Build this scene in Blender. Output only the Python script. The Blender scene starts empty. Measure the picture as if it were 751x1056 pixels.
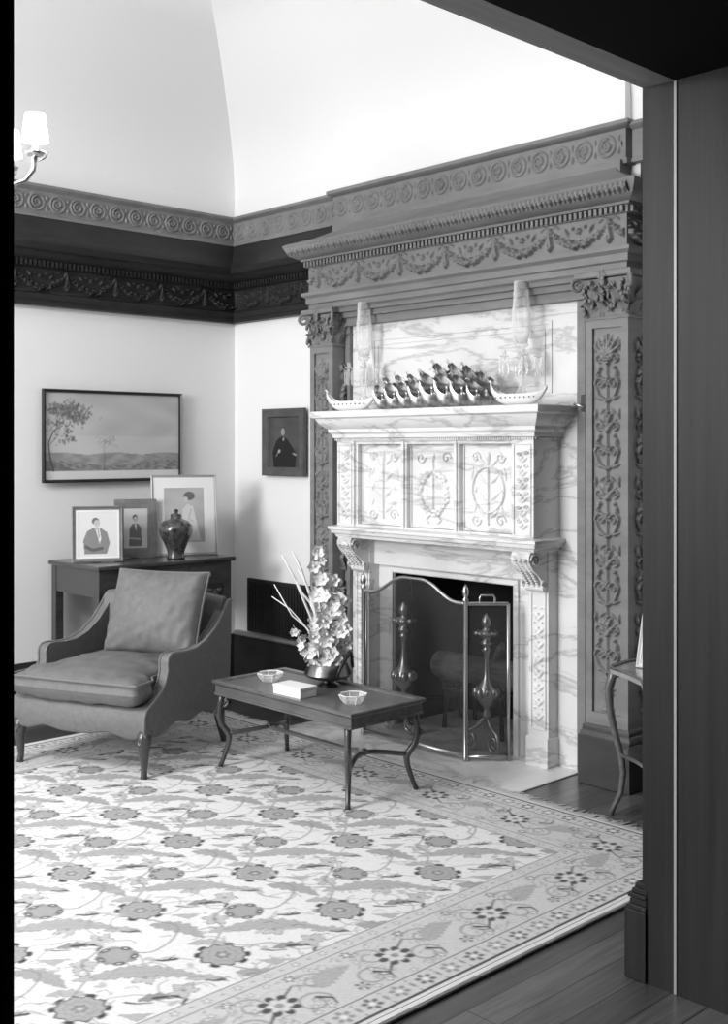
import bpy, math, random
import numpy as np
from mathutils import Vector, Matrix
random.seed(7); rng = np.random.RandomState(7)
SC = bpy.context.scene
COL = SC.collection
PI = math.pi

# ------------------------------------------------------------------ camera
FPX, HOR, CH = 1169.0, 462.0, 1.45
cd = bpy.data.cameras.new('camera'); cam = bpy.data.objects.new('camera', cd); COL.objects.link(cam)
cd.sensor_fit = 'HORIZONTAL'; cd.sensor_width = 36; cd.lens = FPX / 751 * 36
cd.shift_y = (HOR - 528) / 751.0; cd.shift_x = (375.5 - 375) / 751.0
cd.clip_start = 0.05
FW = Vector((-.7236, .6902, 0)).normalized()
cam.location = (5.711, -4.328, CH)
cam.rotation_euler = FW.to_track_quat('-Z', 'Y').to_euler()
SC.camera = cam
# ------------------------------------------------------------------ world, exposure, lights
SC.view_settings.view_transform = 'Standard'; SC.view_settings.look = 'None'
SC.view_settings.gamma = 1; SC.view_settings.use_curve_mapping = False
SC.view_settings.exposure = 0.0
w = bpy.data.worlds.new('world'); SC.world = w; w.use_nodes = True
w.node_tree.nodes['Background'].inputs[0].default_value = (1, 1, 1, 1)
w.node_tree.nodes['Background'].inputs[1].default_value = 0.004


def area(name, loc, target, sx, sy, power):
    l = bpy.data.lights.new(name, 'AREA'); l.shape = 'RECTANGLE'; l.size = sx; l.size_y = sy; l.energy = power
    o = bpy.data.objects.new(name, l); COL.objects.link(o); o.location = loc
    o.rotation_euler = (Vector(target) - Vector(loc)).to_track_quat('-Z', 'Y').to_euler()
    return o


area('wall_fill', (1.9, -7.3, 2.2), (.5, -0.6, 1.0), 1.3, 1.3, 235)  # unseen area light, added to light the walls evenly
area('front_fill', (1.3, -7.9, 1.5), (1.3, 0, 1.3), 2.2, 2.0, 28)  # unseen fill added before the front wall, which has no window
area('rug_fill', (1.6, -4.2, 2.75), (1.6, -2.6, 0), .6, .6, 60)  # unseen fill added overhead to brighten the rug
LAMP_W = 9                     # each of the chandelier's six lamps (see its builder)


# ------------------------------------------------------------------ materials
def mat(name, c, rough=.6, metal=0, spec=.5, coat=0, noise=None, bump=None, vcol=False, sheen=0, emit=None, alpha=None, trans=0):
    m = bpy.data.materials.new(name); m.use_nodes = True; nt = m.node_tree; N = nt.nodes; L = nt.links
    b = N['Principled BSDF']; b.inputs['Base Color'].default_value = (c, c, c, 1)
    b.inputs['Roughness'].default_value = rough; b.inputs['Metallic'].default_value = metal
    b.inputs['Specular IOR Level'].default_value = spec
    b.inputs['Coat Weight'].default_value = coat; b.inputs['Coat Roughness'].default_value = .25
    if sheen: b.inputs['Sheen Weight'].default_value = sheen
    if trans: b.inputs['Transmission Weight'].default_value = trans
    tc = N.new('ShaderNodeTexCoord')
    if noise:  # (scale xyz, lo, hi, detail)
        mp = N.new('ShaderNodeMapping'); mp.inputs['Scale'].default_value = noise[0]
        nz = N.new('ShaderNodeTexNoise'); nz.inputs['Scale'].default_value = 1; nz.inputs['Detail'].default_value = 6
        nz.inputs['Roughness'].default_value = .65
        cr = N.new('ShaderNodeValToRGB'); cr.color_ramp.elements[0].position = .3; cr.color_ramp.elements[1].position = .7
        for e, v in zip(cr.color_ramp.elements, (noise[1], noise[2])): e.color = (v, v, v, 1)
        L.new(tc.outputs['Object'], mp.inputs[0]); L.new(mp.outputs[0], nz.inputs['Vector'])
        L.new(nz.outputs['Fac'], cr.inputs[0]); L.new(cr.outputs[0], b.inputs['Base Color'])
    if vcol:
        at = N.new('ShaderNodeAttribute'); at.attribute_name = 'Col'; L.new(at.outputs['Color'], b.inputs['Base Color'])
    if bump:  # (scale, strength, distance)
        nz2 = N.new('ShaderNodeTexNoise'); nz2.inputs['Scale'].default_value = bump[0]; nz2.inputs['Detail'].default_value = 4
        bp = N.new('ShaderNodeBump'); bp.inputs['Strength'].default_value = bump[1]; bp.inputs['Distance'].default_value = bump[2]
        L.new(tc.outputs['Object'], nz2.inputs['Vector']); L.new(nz2.outputs['Fac'], bp.inputs['Height']); L.new(bp.outputs[0], b.inputs['Normal'])
    if emit:
        b.inputs['Emission Color'].default_value = (1, 1, 1, 1); b.inputs['Emission Strength'].default_value = emit
    return m


def marble(name, base, vein):
    m = mat(name, base, .28, spec=.5); nt = m.node_tree; N = nt.nodes; L = nt.links; b = N['Principled BSDF']
    tc = N.new('ShaderNodeTexCoord'); mp = N.new('ShaderNodeMapping'); mp.inputs['Rotation'].default_value = (0.25, .95, .2)
    mp.inputs['Scale'].default_value = (.9, 1.5, 4.0)
    nz = N.new('ShaderNodeTexNoise'); nz.inputs['Scale'].default_value = 1.6; nz.inputs['Detail'].default_value = 9; nz.inputs['Roughness'].default_value = .6; nz.inputs['Distortion'].default_value = .45
    r = N.new('ShaderNodeValToRGB'); E = r.color_ramp.elements
    E[0].position = .465; E[0].color = (base,) * 3 + (1,); E[1].position = .535; E[1].color = (base,) * 3 + (1,)
    e = E.new(.499); e.color = (vein,) * 3 + (1,)
    nz2 = N.new('ShaderNodeTexNoise'); nz2.inputs['Scale'].default_value = 4; nz2.inputs['Detail'].default_value = 5
    r2 = N.new('ShaderNodeValToRGB'); r2.color_ramp.elements[0].position = .35; r2.color_ramp.elements[1].position = .7
    r2.color_ramp.elements[0].color = (.9, .9, .9, 1); r2.color_ramp.elements[1].color = (1, 1, 1, 1)
    mx = N.new('ShaderNodeMix'); mx.data_type = 'RGBA'; mx.blend_type = 'MULTIPLY'; mx.inputs[0].default_value = 1
    L.new(tc.outputs['Object'], mp.inputs[0]); L.new(mp.outputs[0], nz.inputs['Vector']); L.new(nz.outputs['Fac'], r.inputs[0])
    L.new(tc.outputs['Object'], nz2.inputs['Vector']); L.new(nz2.outputs['Fac'], r2.inputs[0])
    L.new(r.outputs[0], mx.inputs[6]); L.new(r2.outputs[0], mx.inputs[7]); L.new(mx.outputs[2], b.inputs['Base Color'])
    return m


def floorboards(name):
    m = mat(name, .08, .3, spec=.5, coat=.25); nt = m.node_tree; N = nt.nodes; L = nt.links; b = N['Principled BSDF']
    tc = N.new('ShaderNodeTexCoord'); mp = N.new('ShaderNodeMapping'); mp.inputs['Rotation'].default_value = (0, 0, PI / 2)
    br = N.new('ShaderNodeTexBrick'); br.inputs['Scale'].default_value = 1; br.inputs['Brick Width'].default_value = 1.3
    br.inputs['Row Height'].default_value = .105; br.inputs['Mortar Size'].default_value = .0022; br.offset = .37
    br.inputs['Color1'].default_value = (.055,) * 3 + (1,); br.inputs['Color2'].default_value = (.13,) * 3 + (1,); br.inputs['Mortar'].default_value = (.012,) * 3 + (1,)
    mp2 = N.new('ShaderNodeMapping'); mp2.inputs['Scale'].default_value = (60, 4, 1)
    nz = N.new('ShaderNodeTexNoise'); nz.inputs['Scale'].default_value = 1; nz.inputs['Detail'].default_value = 6; nz.inputs['Distortion'].default_value = .6
    r2 = N.new('ShaderNodeValToRGB'); r2.color_ramp.elements[0].position = .3; r2.color_ramp.elements[1].position = .7
    r2.color_ramp.elements[0].color = (.6, .6, .6, 1); r2.color_ramp.elements[1].color = (1.25, 1.25, 1.25, 1)
    mx = N.new('ShaderNodeMix'); mx.data_type = 'RGBA'; mx.blend_type = 'MULTIPLY'; mx.inputs[0].default_value = 1
    L.new(tc.outputs['Object'], mp.inputs[0]); L.new(mp.outputs[0], br.inputs['Vector'])
    L.new(tc.outputs['Object'], mp2.inputs[0]); L.new(mp2.outputs[0], nz.inputs['Vector']); L.new(nz.outputs['Fac'], r2.inputs[0])
    L.new(br.outputs['Color'], mx.inputs[6]); L.new(r2.outputs[0], mx.inputs[7]); L.new(mx.outputs[2], b.inputs['Base Color'])
    return m


def see_through(name, c, fac, rough=.5, glossy=False, metal=0):
    m = bpy.data.materials.new(name); m.use_nodes = True; nt = m.node_tree; N = nt.nodes; L = nt.links
    out = N['Material Output']; b = N['Principled BSDF']; b.inputs['Base Color'].default_value = (c, c, c, 1); b.inputs['Roughness'].default_value = rough
    b.inputs['Metallic'].default_value = metal
    t = N.new('ShaderNodeBsdfTransparent'); mx = N.new('ShaderNodeMixShader')
    if glossy:
        lw = N.new('ShaderNodeLayerWeight'); lw.inputs[0].default_value = .35
        mr = N.new('ShaderNodeMapRange'); mr.inputs[3].default_value = fac; mr.inputs[4].default_value = .85
        L.new(lw.outputs['Facing'], mr.inputs[0]); L.new(mr.outputs[0], mx.inputs[0])
    else:
        mx.inputs[0].default_value = fac
    L.new(t.outputs[0], mx.inputs[1]); L.new(b.outputs[0], mx.inputs[2]); L.new(mx.outputs[0], out.inputs[0])
    return m


M_wall = mat('plaster_wall', .82, .9, spec=.2)
M_ceil = mat('plaster_ceiling', .84, .9, spec=.2)
M_carved = mat('carved_wood', .15, .5, noise=((3, 3, 14), .16, .23), spec=.3)
M_darkwood = mat('dark_stained_wood', .02, .45, noise=((4, 4, 20), .016, .03), spec=.25)
M_plinth = mat('dark_plinth_wood', .05, .35, noise=((3, 3, 14), .035, .06), spec=.4, coat=.2)  # darker than the carved wood above it
M_frieze = mat('frieze_wood', .2, .55, noise=((5, 5, 8), .17, .24), spec=.25)
M_jamb = mat('door_jamb_wood', .03, .45, noise=((30, 30, 1.2), .010, .024), spec=.2)
M_header = mat('door_head_lit_wood', .15, .5, noise=((30, 1.2, 30), .2, .3), spec=.3)  # door wood lightened, bounced light on the head painted into its colour
M_black = mat('hall_shade_black', .006, .9, spec=.1)  # lack of light in hall and near soffit painted as black
M_strip = mat('door_gap_light_strip', .3, .35, metal=.0)  # pale colour stands for light coming through the pocket-door gap
M_marble = marble('white_veined_marble', .80, .52)
M_floor = floorboards('oak_floorboards')
M_soot = mat('sooty_firebrick', .012, .9)
M_fabric = mat('grey_satin_upholstery', .13, .6, noise=((40, 40, 40), .12, .16), bump=(220, .15, .002))
M_welt = mat('upholstery_welt', .15, .6, sheen=.2)
M_legwood = mat('polished_leg_wood', .05, .28, coat=.4, noise=((20, 20, 6), .035, .07))
M_table = mat('polished_table_wood', .10, .3, coat=.35, noise=((6, 30, 30), .07, .14))
M_console = mat('mahogany_console', .055, .25, coat=.5, noise=((30, 6, 30), .024, .05))
M_brass = mat('brass', .55, .3, metal=1)
M_silver = mat('tarnished_silver', .45, .35, metal=1, noise=((40, 40, 40), .15, .7))
M_porc = mat('white_porcelain', .75, .25, coat=.3)
M_mesh = see_through('fire_screen_mesh', .045, .5)
M_glass = see_through('clear_glass', .9, .06, .08, glossy=True)
M_crystal = see_through('cut_crystal', .85, .2, .08, glossy=True)
M_iron = mat('black_iron', .02, .5)
M_log = mat('log_bark', .12, .9, noise=((8, 60, 60), .06, .2), bump=(30, .6, .01))
M_bowl = mat('pewter_bowl', .22, .28, metal=1)
M_petal = mat('pale_petals', .85, .6, noise=((30, 30, 30), .72, .9))
M_stem = mat('green_stem', .18, .7)
M_reed = mat('dry_reed_leaf', .75, .6)
M_paper = mat('box_paper', .85, .6)
M_rug = mat('rug_pile', .5, .95, vcol=True, spec=.1, bump=(500, .3, .002))
M_rugedge = mat('rug_binding', .74, .95, bump=(200, .4, .003))
M_print = mat('printed_picture', .5, .6, vcol=True, spec=.3)
M_vase = mat('glazed_patterned_vase', .05, .15, coat=.6, noise=((26, 26, 26), .004, .09))
M_pane = see_through('picture_glass', .9, .03, .05, glossy=False)
M_frameblk = mat('black_frame', .015, .4)
M_framewood = mat('grey_wood_frame', .16, .5, noise=((20, 20, 20), .12, .2))
M_framedark = mat('dark_wood_frame', .07, .45, noise=((20, 20, 20), .05, .1))
M_framesil = mat('silver_gilt_frame', .5, .4, metal=.6)
M_shade = see_through('lamp_shade', .9, .45, .8)
M_shade.node_tree.nodes['Principled BSDF'].inputs['Emission Color'].default_value = (1, 1, 1, 1)
M_shade.node_tree.nodes['Principled BSDF'].inputs['Emission Strength'].default_value = 2.5
M_velvet = mat('plate_metal', .03, .4)
M_grille = mat('black_register', .012, .6, bump=(80, .5, .01))


# ------------------------------------------------------------------ mesh helpers
class MB:
    deep = 1.0

    def __init__(s): s.v = []; s.f = []; s.n = 0; s.cols = None

    def add(s, v, f):
        v = np.asarray(v, float).reshape(-1, 3)
        s.v.append(v); s.f += [tuple(int(i) + s.n for i in q) for q in f]; s.n += len(v)
        return s

    def box(s, a, b, rz=0, c=None, bev=0):
        (x0, y0, z0), (x1, y1, z1) = a, b
        if bev:
            e = bev; P = []
            for z, k in ((z0, e), (z0 + e, 0), (z1 - e, 0), (z1, e)):
                P.append([(x0 + k, y0 + k, z), (x1 - k, y0 + k, z), (x1 - k, y1 - k, z), (x0 + k, y1 - k, z)])
            f = [(3, 2, 1, 0), (12, 13, 14, 15)]
            for l in range(3):
                for i in range(4):
                    j = (i + 1) % 4; f.append((l * 4 + i, l * 4 + j, l * 4 + 4 + j, l * 4 + 4 + i))
            v = np.array(P).reshape(-1, 3)
        else:
            v = np.array([(x0, y0, z0), (x1, y0, z0), (x1, y1, z0), (x0, y1, z0), (x0, y0, z1), (x1, y0, z1), (x1, y1, z1), (x0, y1, z1)], float)
            f = [(3, 2, 1, 0), (4, 5, 6, 7), (0, 1, 5, 4), (1, 2, 6, 5), (2, 3, 7, 6), (3, 0, 4, 7)]
        if rz:
            c = np.array(c if c is not None else v.mean(0)); ca, sa = math.cos(rz), math.sin(rz); d = v - c
            v = c + np.c_[d[:, 0] * ca - d[:, 1] * sa, d[:, 0] * sa + d[:, 1] * ca, d[:, 2]]
        return s.add(v, f)

    def prism(s, pts, axis, a, b):
        """closed outline pts (2D) extruded along axis 'x','y','z' from a to b"""
        n = len(pts)
        def P(p, t):
            return {'x': (t, p[0], p[1]), 'y': (p[0], t, p[1]), 'z': (p[0], p[1], t)}[axis]
        v = [P(p, a) for p in pts] + [P(p, b) for p in pts]
        f = [tuple(range(n))[::-1], tuple(range(n, 2 * n))] + [(i, (i + 1) % n, n + (i + 1) % n, n + i) for i in range(n)]
        return s.add(v, f)

    def tube(s, pts, r, seg=10, sq=False, flat=None):
        pts = [Vector(p) for p in pts]; n = len(pts)
        rr = r if hasattr(r, '__len__') else [r] * n
        V = []; up = None
        for i, p in enumerate(pts):
            t = (pts[min(i + 1, n - 1)] - pts[max(i - 1, 0)])
            t = t.normalized() if t.length > 1e-9 else Vector((0, 0, 1))
            if up is None:
                up = Vector((0, 0, 1)) if abs(t.z) < .9 else Vector((1, 0, 0))
            a = (up - t * up.dot(t)).normalized(); b = t.cross(a); up = a
            for k in range(seg):
                th = 2 * PI * (k + (.5 if sq else 0)) / seg
                fa = 1 if flat is None else flat
                V.append(p + a * math.cos(th) * rr[i] * fa + b * math.sin(th) * rr[i])
        F = [(i * seg + k, i * seg + (k + 1) % seg, (i + 1) * seg + (k + 1) % seg, (i + 1) * seg + k) for i in range(n - 1) for k in range(seg)]
        F += [tuple(range(seg))[::-1], tuple((n - 1) * seg + k for k in range(seg))]
        return s.add([tuple(v) for v in V], F)

    def lathe(s, prof, c=(0, 0, 0), seg=28, axis='z', sx=1, sy=1):
        V = []; n = len(prof)
        for (r, z) in prof:
            for k in range(seg):
                th = 2 * PI * k / seg; x, y = r * math.cos(th) * sx, r * math.sin(th) * sy
                V.append({'z': (x, y, z), 'x': (z, x, y), 'y': (x, z, y)}[axis])
        F = [(i * seg + k, i * seg + (k + 1) % seg, (i + 1) * seg + (k + 1) % seg, (i + 1) * seg + k) for i in range(n - 1) for k in range(seg)]
        if prof[0][0] > 1e-4: F.append(tuple(range(seg))[::-1])
        if prof[-1][0] > 1e-4: F.append(tuple((n - 1) * seg + k for k in range(seg)))
        return s.add(np.array(V) + np.array(c), F)

    def ball(s, c, r, seg=12, sc=(1, 1, 1)):
        pr = [(math.sin(PI * i / 8) * 1, -math.cos(PI * i / 8)) for i in range(9)]
        V = []
        for (a, z) in pr:
            for k in range(seg):
                th = 2 * PI * k / seg; V.append((a * math.cos(th) * sc[0] * r + c[0], a * math.sin(th) * sc[1] * r + c[1], z * sc[2] * r + c[2]))
        F = [(i * seg + k, i * seg + (k + 1) % seg, (i + 1) * seg + (k + 1) % seg, (i + 1) * seg + k) for i in range(8) for k in range(seg)]
        return s.add(V, F)

    def sweep(s, path, prof, closed=False):
        """profile (offset, z) swept on a horizontal polyline; offset to the right of travel"""
        P = [np.array(p, float) for p in path]; n = len(P); m = len(prof); V = []
        for i in range(n):
            def nrm(a, b):
                d = (b - a) / np.linalg.norm(b - a); return np.array((d[1], -d[0]))
            if closed: n1, n2 = nrm(P[i - 1], P[i]), nrm(P[i], P[(i + 1) % n])
            else:
                n1 = nrm(P[i - 1], P[i]) if i > 0 else nrm(P[0], P[1]); n2 = nrm(P[i], P[i + 1]) if i < n - 1 else n1
            mm = (n1 + n2) / (1 + n1.dot(n2))
            for (o, z) in prof:
                q = P[i] + mm * o; V.append((q[0], q[1], z))
        F = []
        for i in range(n if closed else n - 1):
            j = (i + 1) % n
            for k in range(m - 1): F.append((i * m + k, j * m + k, j * m + k + 1, i * m + k + 1))
        if not closed: F += [tuple(range(m)), tuple((n - 1) * m + k for k in range(m))[::-1]]
        return s.add(V, F)

    def relief(s, H, o, u, v, n, W, Hh):
        """height array H [rows v][cols u] over a rectangle"""
        H = np.asarray(H) * s.deep; nv, nu = H.shape
        uu = np.linspace(0, W, nu); vv = np.linspace(0, Hh, nv); U, Vv = np.meshgrid(uu, vv)
        o, u, v, n = (np.array(q, float) for q in (o, u, v, n))
        P = o + U[..., None] * u + Vv[..., None] * v + H[..., None] * n
        i = np.arange(nv - 1)[:, None] * nu + np.arange(nu - 1)[None]
        F = np.stack([i, i + 1, i + nu + 1, i + nu], -1).reshape(-1, 4)
        return s.add(P.reshape(-1, 3), F)

    def build(s, name, m, parent=None, smooth=False, loc=None, ang=None):
        me = bpy.data.meshes.new(name)
        V = np.concatenate(s.v); fl = s.f
        ls = np.array([len(q) for q in fl]); lv = np.concatenate([np.asarray(q) for q in fl]) if len(set(ls)) > 1 else np.array(fl).ravel()
        me.vertices.add(len(V)); me.vertices.foreach_set('co', V.ravel().astype(np.float32))
        me.loops.add(len(lv)); me.loops.foreach_set('vertex_index', lv.astype(np.int32))
        me.polygons.add(len(fl)); me.polygons.foreach_set('loop_start', (np.cumsum(ls) - ls).astype(np.int32))
        try: me.polygons.foreach_set('loop_total', ls.astype(np.int32))
        except Exception: pass
        me.update(calc_edges=True); me.validate(); fl = list(range(len(me.polygons)))
        import bmesh
        if len(V) < 60000:
            bm = bmesh.new(); bm.from_mesh(me); bmesh.ops.recalc_face_normals(bm, faces=bm.faces); bm.to_mesh(me); bm.free()
        if s.cols is not None:
            a = me.color_attributes.new('Col', 'FLOAT_COLOR', 'POINT')
            c = np.repeat(s.cols.reshape(-1, 1), 4, 1).astype(np.float32); c[:, 3] = 1; a.data.foreach_set('color', c.ravel())
        me.materials.append(m)
        me.polygons.foreach_set('use_smooth', np.zeros(len(fl), bool))
        if smooth or ang:
            me.polygons.foreach_set('use_smooth', np.ones(len(fl), bool))
            if ang: me.set_sharp_from_angle(angle=math.radians(ang))
        ob = bpy.data.objects.new(name, me); COL.objects.link(ob)
        if parent is not None: ob.parent = parent
        if loc is not None: ob.location = loc
        return ob


def tag(o, label=None, cat=None, group=None, kind=None):
    if label: o['label'] = label
    if cat: o['category'] = cat
    if group: o['group'] = group
    if kind: o['kind'] = kind
    return o


def thing(name, label, cat, loc=(0, 0, 0), rz=0, group=None):
    o = bpy.data.objects.new(name, None); COL.objects.link(o); o.location = loc; o.rotation_euler = (0, 0, rz)
    o.empty_display_size = .1
    return tag(o, label, cat, group)


def copy_tree(o, parent=None):
    kids = [c for c in COL.objects if c.parent == o]
    c = o.copy(); COL.objects.link(c); c.parent = parent
    for k in kids: copy_tree(k, c)
    return c


def struct(name, mb, m, **k):
    o = mb.build(name, m, **k); o['kind'] = 'structure'; return o


# ------------------------------------------------------------------ carved relief cells
class Cell:
    def __init__(s, W, H, res): s.W, s.H, s.res = W, H, res; s.a = np.zeros((int(round(H / res)) + 1, int(round(W / res)) + 1))

    def dome(s, u, v, r, h, r2=None, ang=0, hollow=0):
        r2 = r2 or r; R = max(r, r2); res = s.res; nv, nu = s.a.shape
        i0, i1 = max(0, int((v - R) / res)), min(nv, int((v + R) / res) + 2); j0, j1 = max(0, int((u - R) / res)), min(nu, int((u + R) / res) + 2)
        if i0 >= i1 or j0 >= j1: return
        V, U = np.mgrid[i0:i1, j0:j1] * res; du, dv = U - u, V - v; ca, sa = math.cos(ang), math.sin(ang)
        d2 = ((du * ca + dv * sa) / r) ** 2 + ((-du * sa + dv * ca) / r2) ** 2
        k = np.sqrt(np.clip(1 - d2, 0, 1))
        if hollow: k = k * (1 - hollow * np.exp(-d2 * 6))
        s.a[i0:i1, j0:j1] = np.maximum(s.a[i0:i1, j0:j1], h * k)

    def stroke(s, pts, r0, r1, h):
        pts = np.array(pts, float); L = np.r_[0, np.cumsum(np.hypot(*np.diff(pts, axis=0).T))]
        n = max(2, int(L[-1] / (s.res * .9)))
        for t in np.linspace(0, 1, n):
            x = np.interp(t * L[-1], L, pts[:, 0]); y = np.interp(t * L[-1], L, pts[:, 1]); s.dome(x, y, r0 + (r1 - r0) * t, h)

    def spiral(s, cx, cy, R, turns, start, r0, r1, h, flip=1):
        t = np.linspace(0, 1, 40); rad = R * (1 - .85 * t); th = start + flip * turns * 2 * PI * t
        s.stroke(np.c_[cx + rad * np.cos(th), cy + rad * np.sin(th)], r0, r1, h)

    def leaf(s, u, v, L, wd, ang, h):
        for t, k in ((.2, .7), (.45, 1), (.7, .8), (.9, .4)):
            s.dome(u + math.cos(ang) * L * t, v + math.sin(ang) * L * t, L * .3, h * k, wd * k, ang)


def rosette(c, u, v, R, h, n=6):
    for k in range(n):
        a = 2 * PI * k / n; c.dome(u + math.cos(a) * R * .6, v + math.sin(a) * R * .6, R * .42, h, R * .3, a)
    c.dome(u, v, R * .28, h * 1.3)


def scroll_cell():
    c = Cell(.25, .125, .0036)
    for i, fl in ((0, 1), (1, -1)):
        cx = .0625 + .125 * i
        t = np.linspace(0, 2 * PI, 60); c.stroke(np.c_[cx + .043 * np.cos(t), .0625 + .045 * np.sin(t)], .006, .006, .007)
        c.spiral(cx, .0625, .032, 1.4, PI / 2 * fl, .007, .004, .009, fl)
        for k in range(5): c.leaf(cx, .0625, .03, .006, 2 * PI * k / 5 + i, .006)
        c.leaf(cx + .0625, .02, .03, .008, PI / 2, .007); c.leaf(cx + .0625, .105, .03, .008, -PI / 2, .007)
    c.leaf(0, .02, .03, .008, PI / 2, .007); c.leaf(0, .105, .03, .008, -PI / 2, .007)
    return c.a


def garland_cell(P=.311, H=.135):
    c = Cell(P, H, .0036)
    r = random.Random(3)
    for k in range(46):
        t = k / 45; u = P * t; sag = 4 * t * (1 - t); v = H * .84 - sag * H * .62
        R = .006 + .013 * sag
        for q in range(3):
            c.dome(u + r.uniform(-1, 1) * R * .6, v + r.uniform(-1, 1) * R * .9, R * r.uniform(.35, .6), .010 + .012 * sag * r.random())
    for e, s_ in ((0, 1), (P, -1)):
        rosette(c, e, H * .84, .014, .014, 6)
        c.stroke([(e, H * .8), (e + s_ * .004, H * .55), (e + s_ * .010, H * .3)], .006, .010, .013)
        c.dome(e, H * .42, .010, .014); c.dome(e, H * .22, .013, .016)
        c.stroke([(e, H * .9), (e + s_ * .03, H * .97), (e + s_ * .05, H * .86)], .003, .004, .008)
    for du in (-.055, .055):
        c.leaf(P / 2 + du, H * .6, .035, .008, PI / 2 - math.copysign(.6, du), .011); c.dome(P / 2 + du * .6, H * .8, .008, .01)
    rosette(c, P / 2, H * .68, .016, .012, 5)
    return c.a


def tile_to(a, P, W, off=0):
    n = a.shape[1] - 1; per = P / n; N = int(W / per) + 1
    idx = (np.arange(N) + int(off / per)) % n
    return a[:, idx], (N - 1) * per


def arabesque(W, H, res=.0036, seed=1, urn=True):
    """symmetric candelabra carving of a tall pilaster panel"""
    c = Cell(W, H, res); m = W / 2; hw = W / 2
    c.stroke([(m, 0.02), (m, H - .03)], .004, .004, .010)
    v = .02; r = random.Random(seed); k = 0
    if urn:
        for y, q in ((.02, .035), (.035, .02), (.05, .012), (.065, .02), (.085, .032), (.105, .036), (.125, .03), (.14, .036)):
            c.dome(m, y, min(q, hw * .8), .016, .012)
        v = .17
    while v < H - .12:
        L = .16 if k % 2 == 0 else .13
        for s in (-1, 1):
            cx = m + s * hw * .45
            if k % 2 == 0:
                c.stroke([(m, v), (m + s * hw * .55, v + .03), (m + s * hw * .8, v + .075), (m + s * hw * .55, v + .115)], .005, .004, .012)
                c.spiral(cx, v + .08, hw * .38, 1.3, PI * (0 if s > 0 else 1), .005, .003, .013, s)
                c.leaf(m + s * hw * .3, v + .01, .04, .008, PI / 2 - s * 1.2, .012); c.leaf(m + s * hw * .75, v + .11, .035, .009, PI / 2 + s * .5, .013)
                c.dome(m + s * hw * .5, v + .145, .009, .013)
            else:
                c.leaf(m, v + .01, .06, .011, PI / 2 - s * .75, .014); c.leaf(m, v + .03, .055, .009, PI / 2 - s * .4, .014)
                c.spiral(m + s * hw * .5, v + .03, hw * .3, 1.2, -PI / 2, .004, .003, .011, s); c.leaf(m + s * hw * .8, v + .06, .04, .008, PI / 2, .011)
                c.leaf(m + s * hw * .2, v + .1, .03, .006, -PI / 2 + s * .9, .010)
        rosette(c, m, v + L * .55, hw * .3, .013, 5); c.dome(m, v + .005, .012, .016, .008)
        v += L; k += 1
    for s in (-1, 1):
        for a in (.2, .55, .9): c.leaf(m, H - .13, .085, .010, PI / 2 - s * a, .016)
    rosette(c, m, H - .13, .022, .018, 6)
    return c.a


def border_fade(a, k=2):
    a = a.copy(); a[:k] = 0; a[-k:] = 0; a[:, :k] = 0; a[:, -k:] = 0; return a


# ------------------------------------------------------------------ room shell
RX, RY = 4.0, -8.0
struct('floor', MB().box((-.05, RY - .1, -.1), (7.4, .45, 0)), M_floor)
struct('wall_left', MB().box((-.15, RY, 0), (0, .0, 3.05)), M_wall)
wb = MB()
FX0, FX1, FZ = 1.544, 2.341, .80
wb.box((-.15, 0, 0), (FX0 - .02, .15, 3.05)).box((FX1 + .02, 0, 0), (RX + .47, .15, 3.05)).box((FX0 - .02, 0, FZ + .02), (FX1 + .02, .15, 3.05))
struct('wall_back', wb, M_wall)
struct('wall_front', MB().box((-.15, RY - .15, 0), (RX + .47, RY, 3.05)), M_wall)
DY0, DY1, DZ, XN = -3.726, -1.645, 2.437, 4.45
wr = MB().box((RX, RY, 0), (XN, DY0, 3.05)).box((RX, DY1, 0), (XN - .006, 0, 3.05)).box((RX, DY0, DZ), (XN - .006, DY1, 3.05))
struct('wall_right', wr, M_jamb)
# hall side lining, hall darkness painted in as black
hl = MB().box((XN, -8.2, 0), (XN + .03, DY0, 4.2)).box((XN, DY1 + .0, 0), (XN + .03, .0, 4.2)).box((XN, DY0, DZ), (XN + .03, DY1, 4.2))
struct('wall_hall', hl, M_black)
# ceiling: coved on four sides
cov = [(0, 3.0), (.012, 3.12), (.05, 3.24), (.12, 3.36), (.22, 3.48), (.36, 3.64), (.52, 3.79), (.72, 3.94), (.95, 4.06), (1.2, 4.13), (1.5, 4.16)]
cl = MB().sweep([(0, RY), (0, 0), (RX, 0), (RX, RY)], cov, closed=True)
cl.box((1.3, RY + 1.3, 4.155), (RX - 1.3, -1.3, 4.2))
struct('ceiling', cl, M_ceil, ang=50)

# chimney breast above the carved frieze
struct('wall_chimney_breast', MB().box((.985, -.045, 2.70), (2.893, .02, 4.1)), M_wall)

# door jamb lining
jl = MB()
jl.box((RX + .012, DY1 - .010, 0), (4.10, DY1, DZ - .012)).box((4.1125, DY1 - .010, 0), (XN + .03, DY1, DZ - .012))
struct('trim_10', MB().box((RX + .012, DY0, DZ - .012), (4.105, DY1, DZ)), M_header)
jl.box((RX + .012, DY0, 0), (XN + .03, DY0 + .012, DZ - .012))
jl.box((RX - .004, DY1 + .008, .24), (RX + .012, DY1 + .10, DZ + .1)).box((RX + .003, DY1 - .003, .24), (RX + .014, DY1 + .01, DZ - .0))
jl.box((RX - .022, DY0 - .10, 0), (RX + .012, DY0 + .01, DZ + .1)).box((RX - .014, DY0 - .1, DZ + .002), (RX + .012, DY1 + .1, DZ + .1))
struct('trim_9', MB().box((4.105, DY0, DZ - .012), (XN + .03, DY1, DZ)), M_black)  # near soffit, its shade painted black
struct('trim_1', jl, M_jamb)
pb = MB().box((RX - .045, DY1 - .018, 0), (RX + .02, DY1 + .12, .19), bev=.003)
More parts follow.
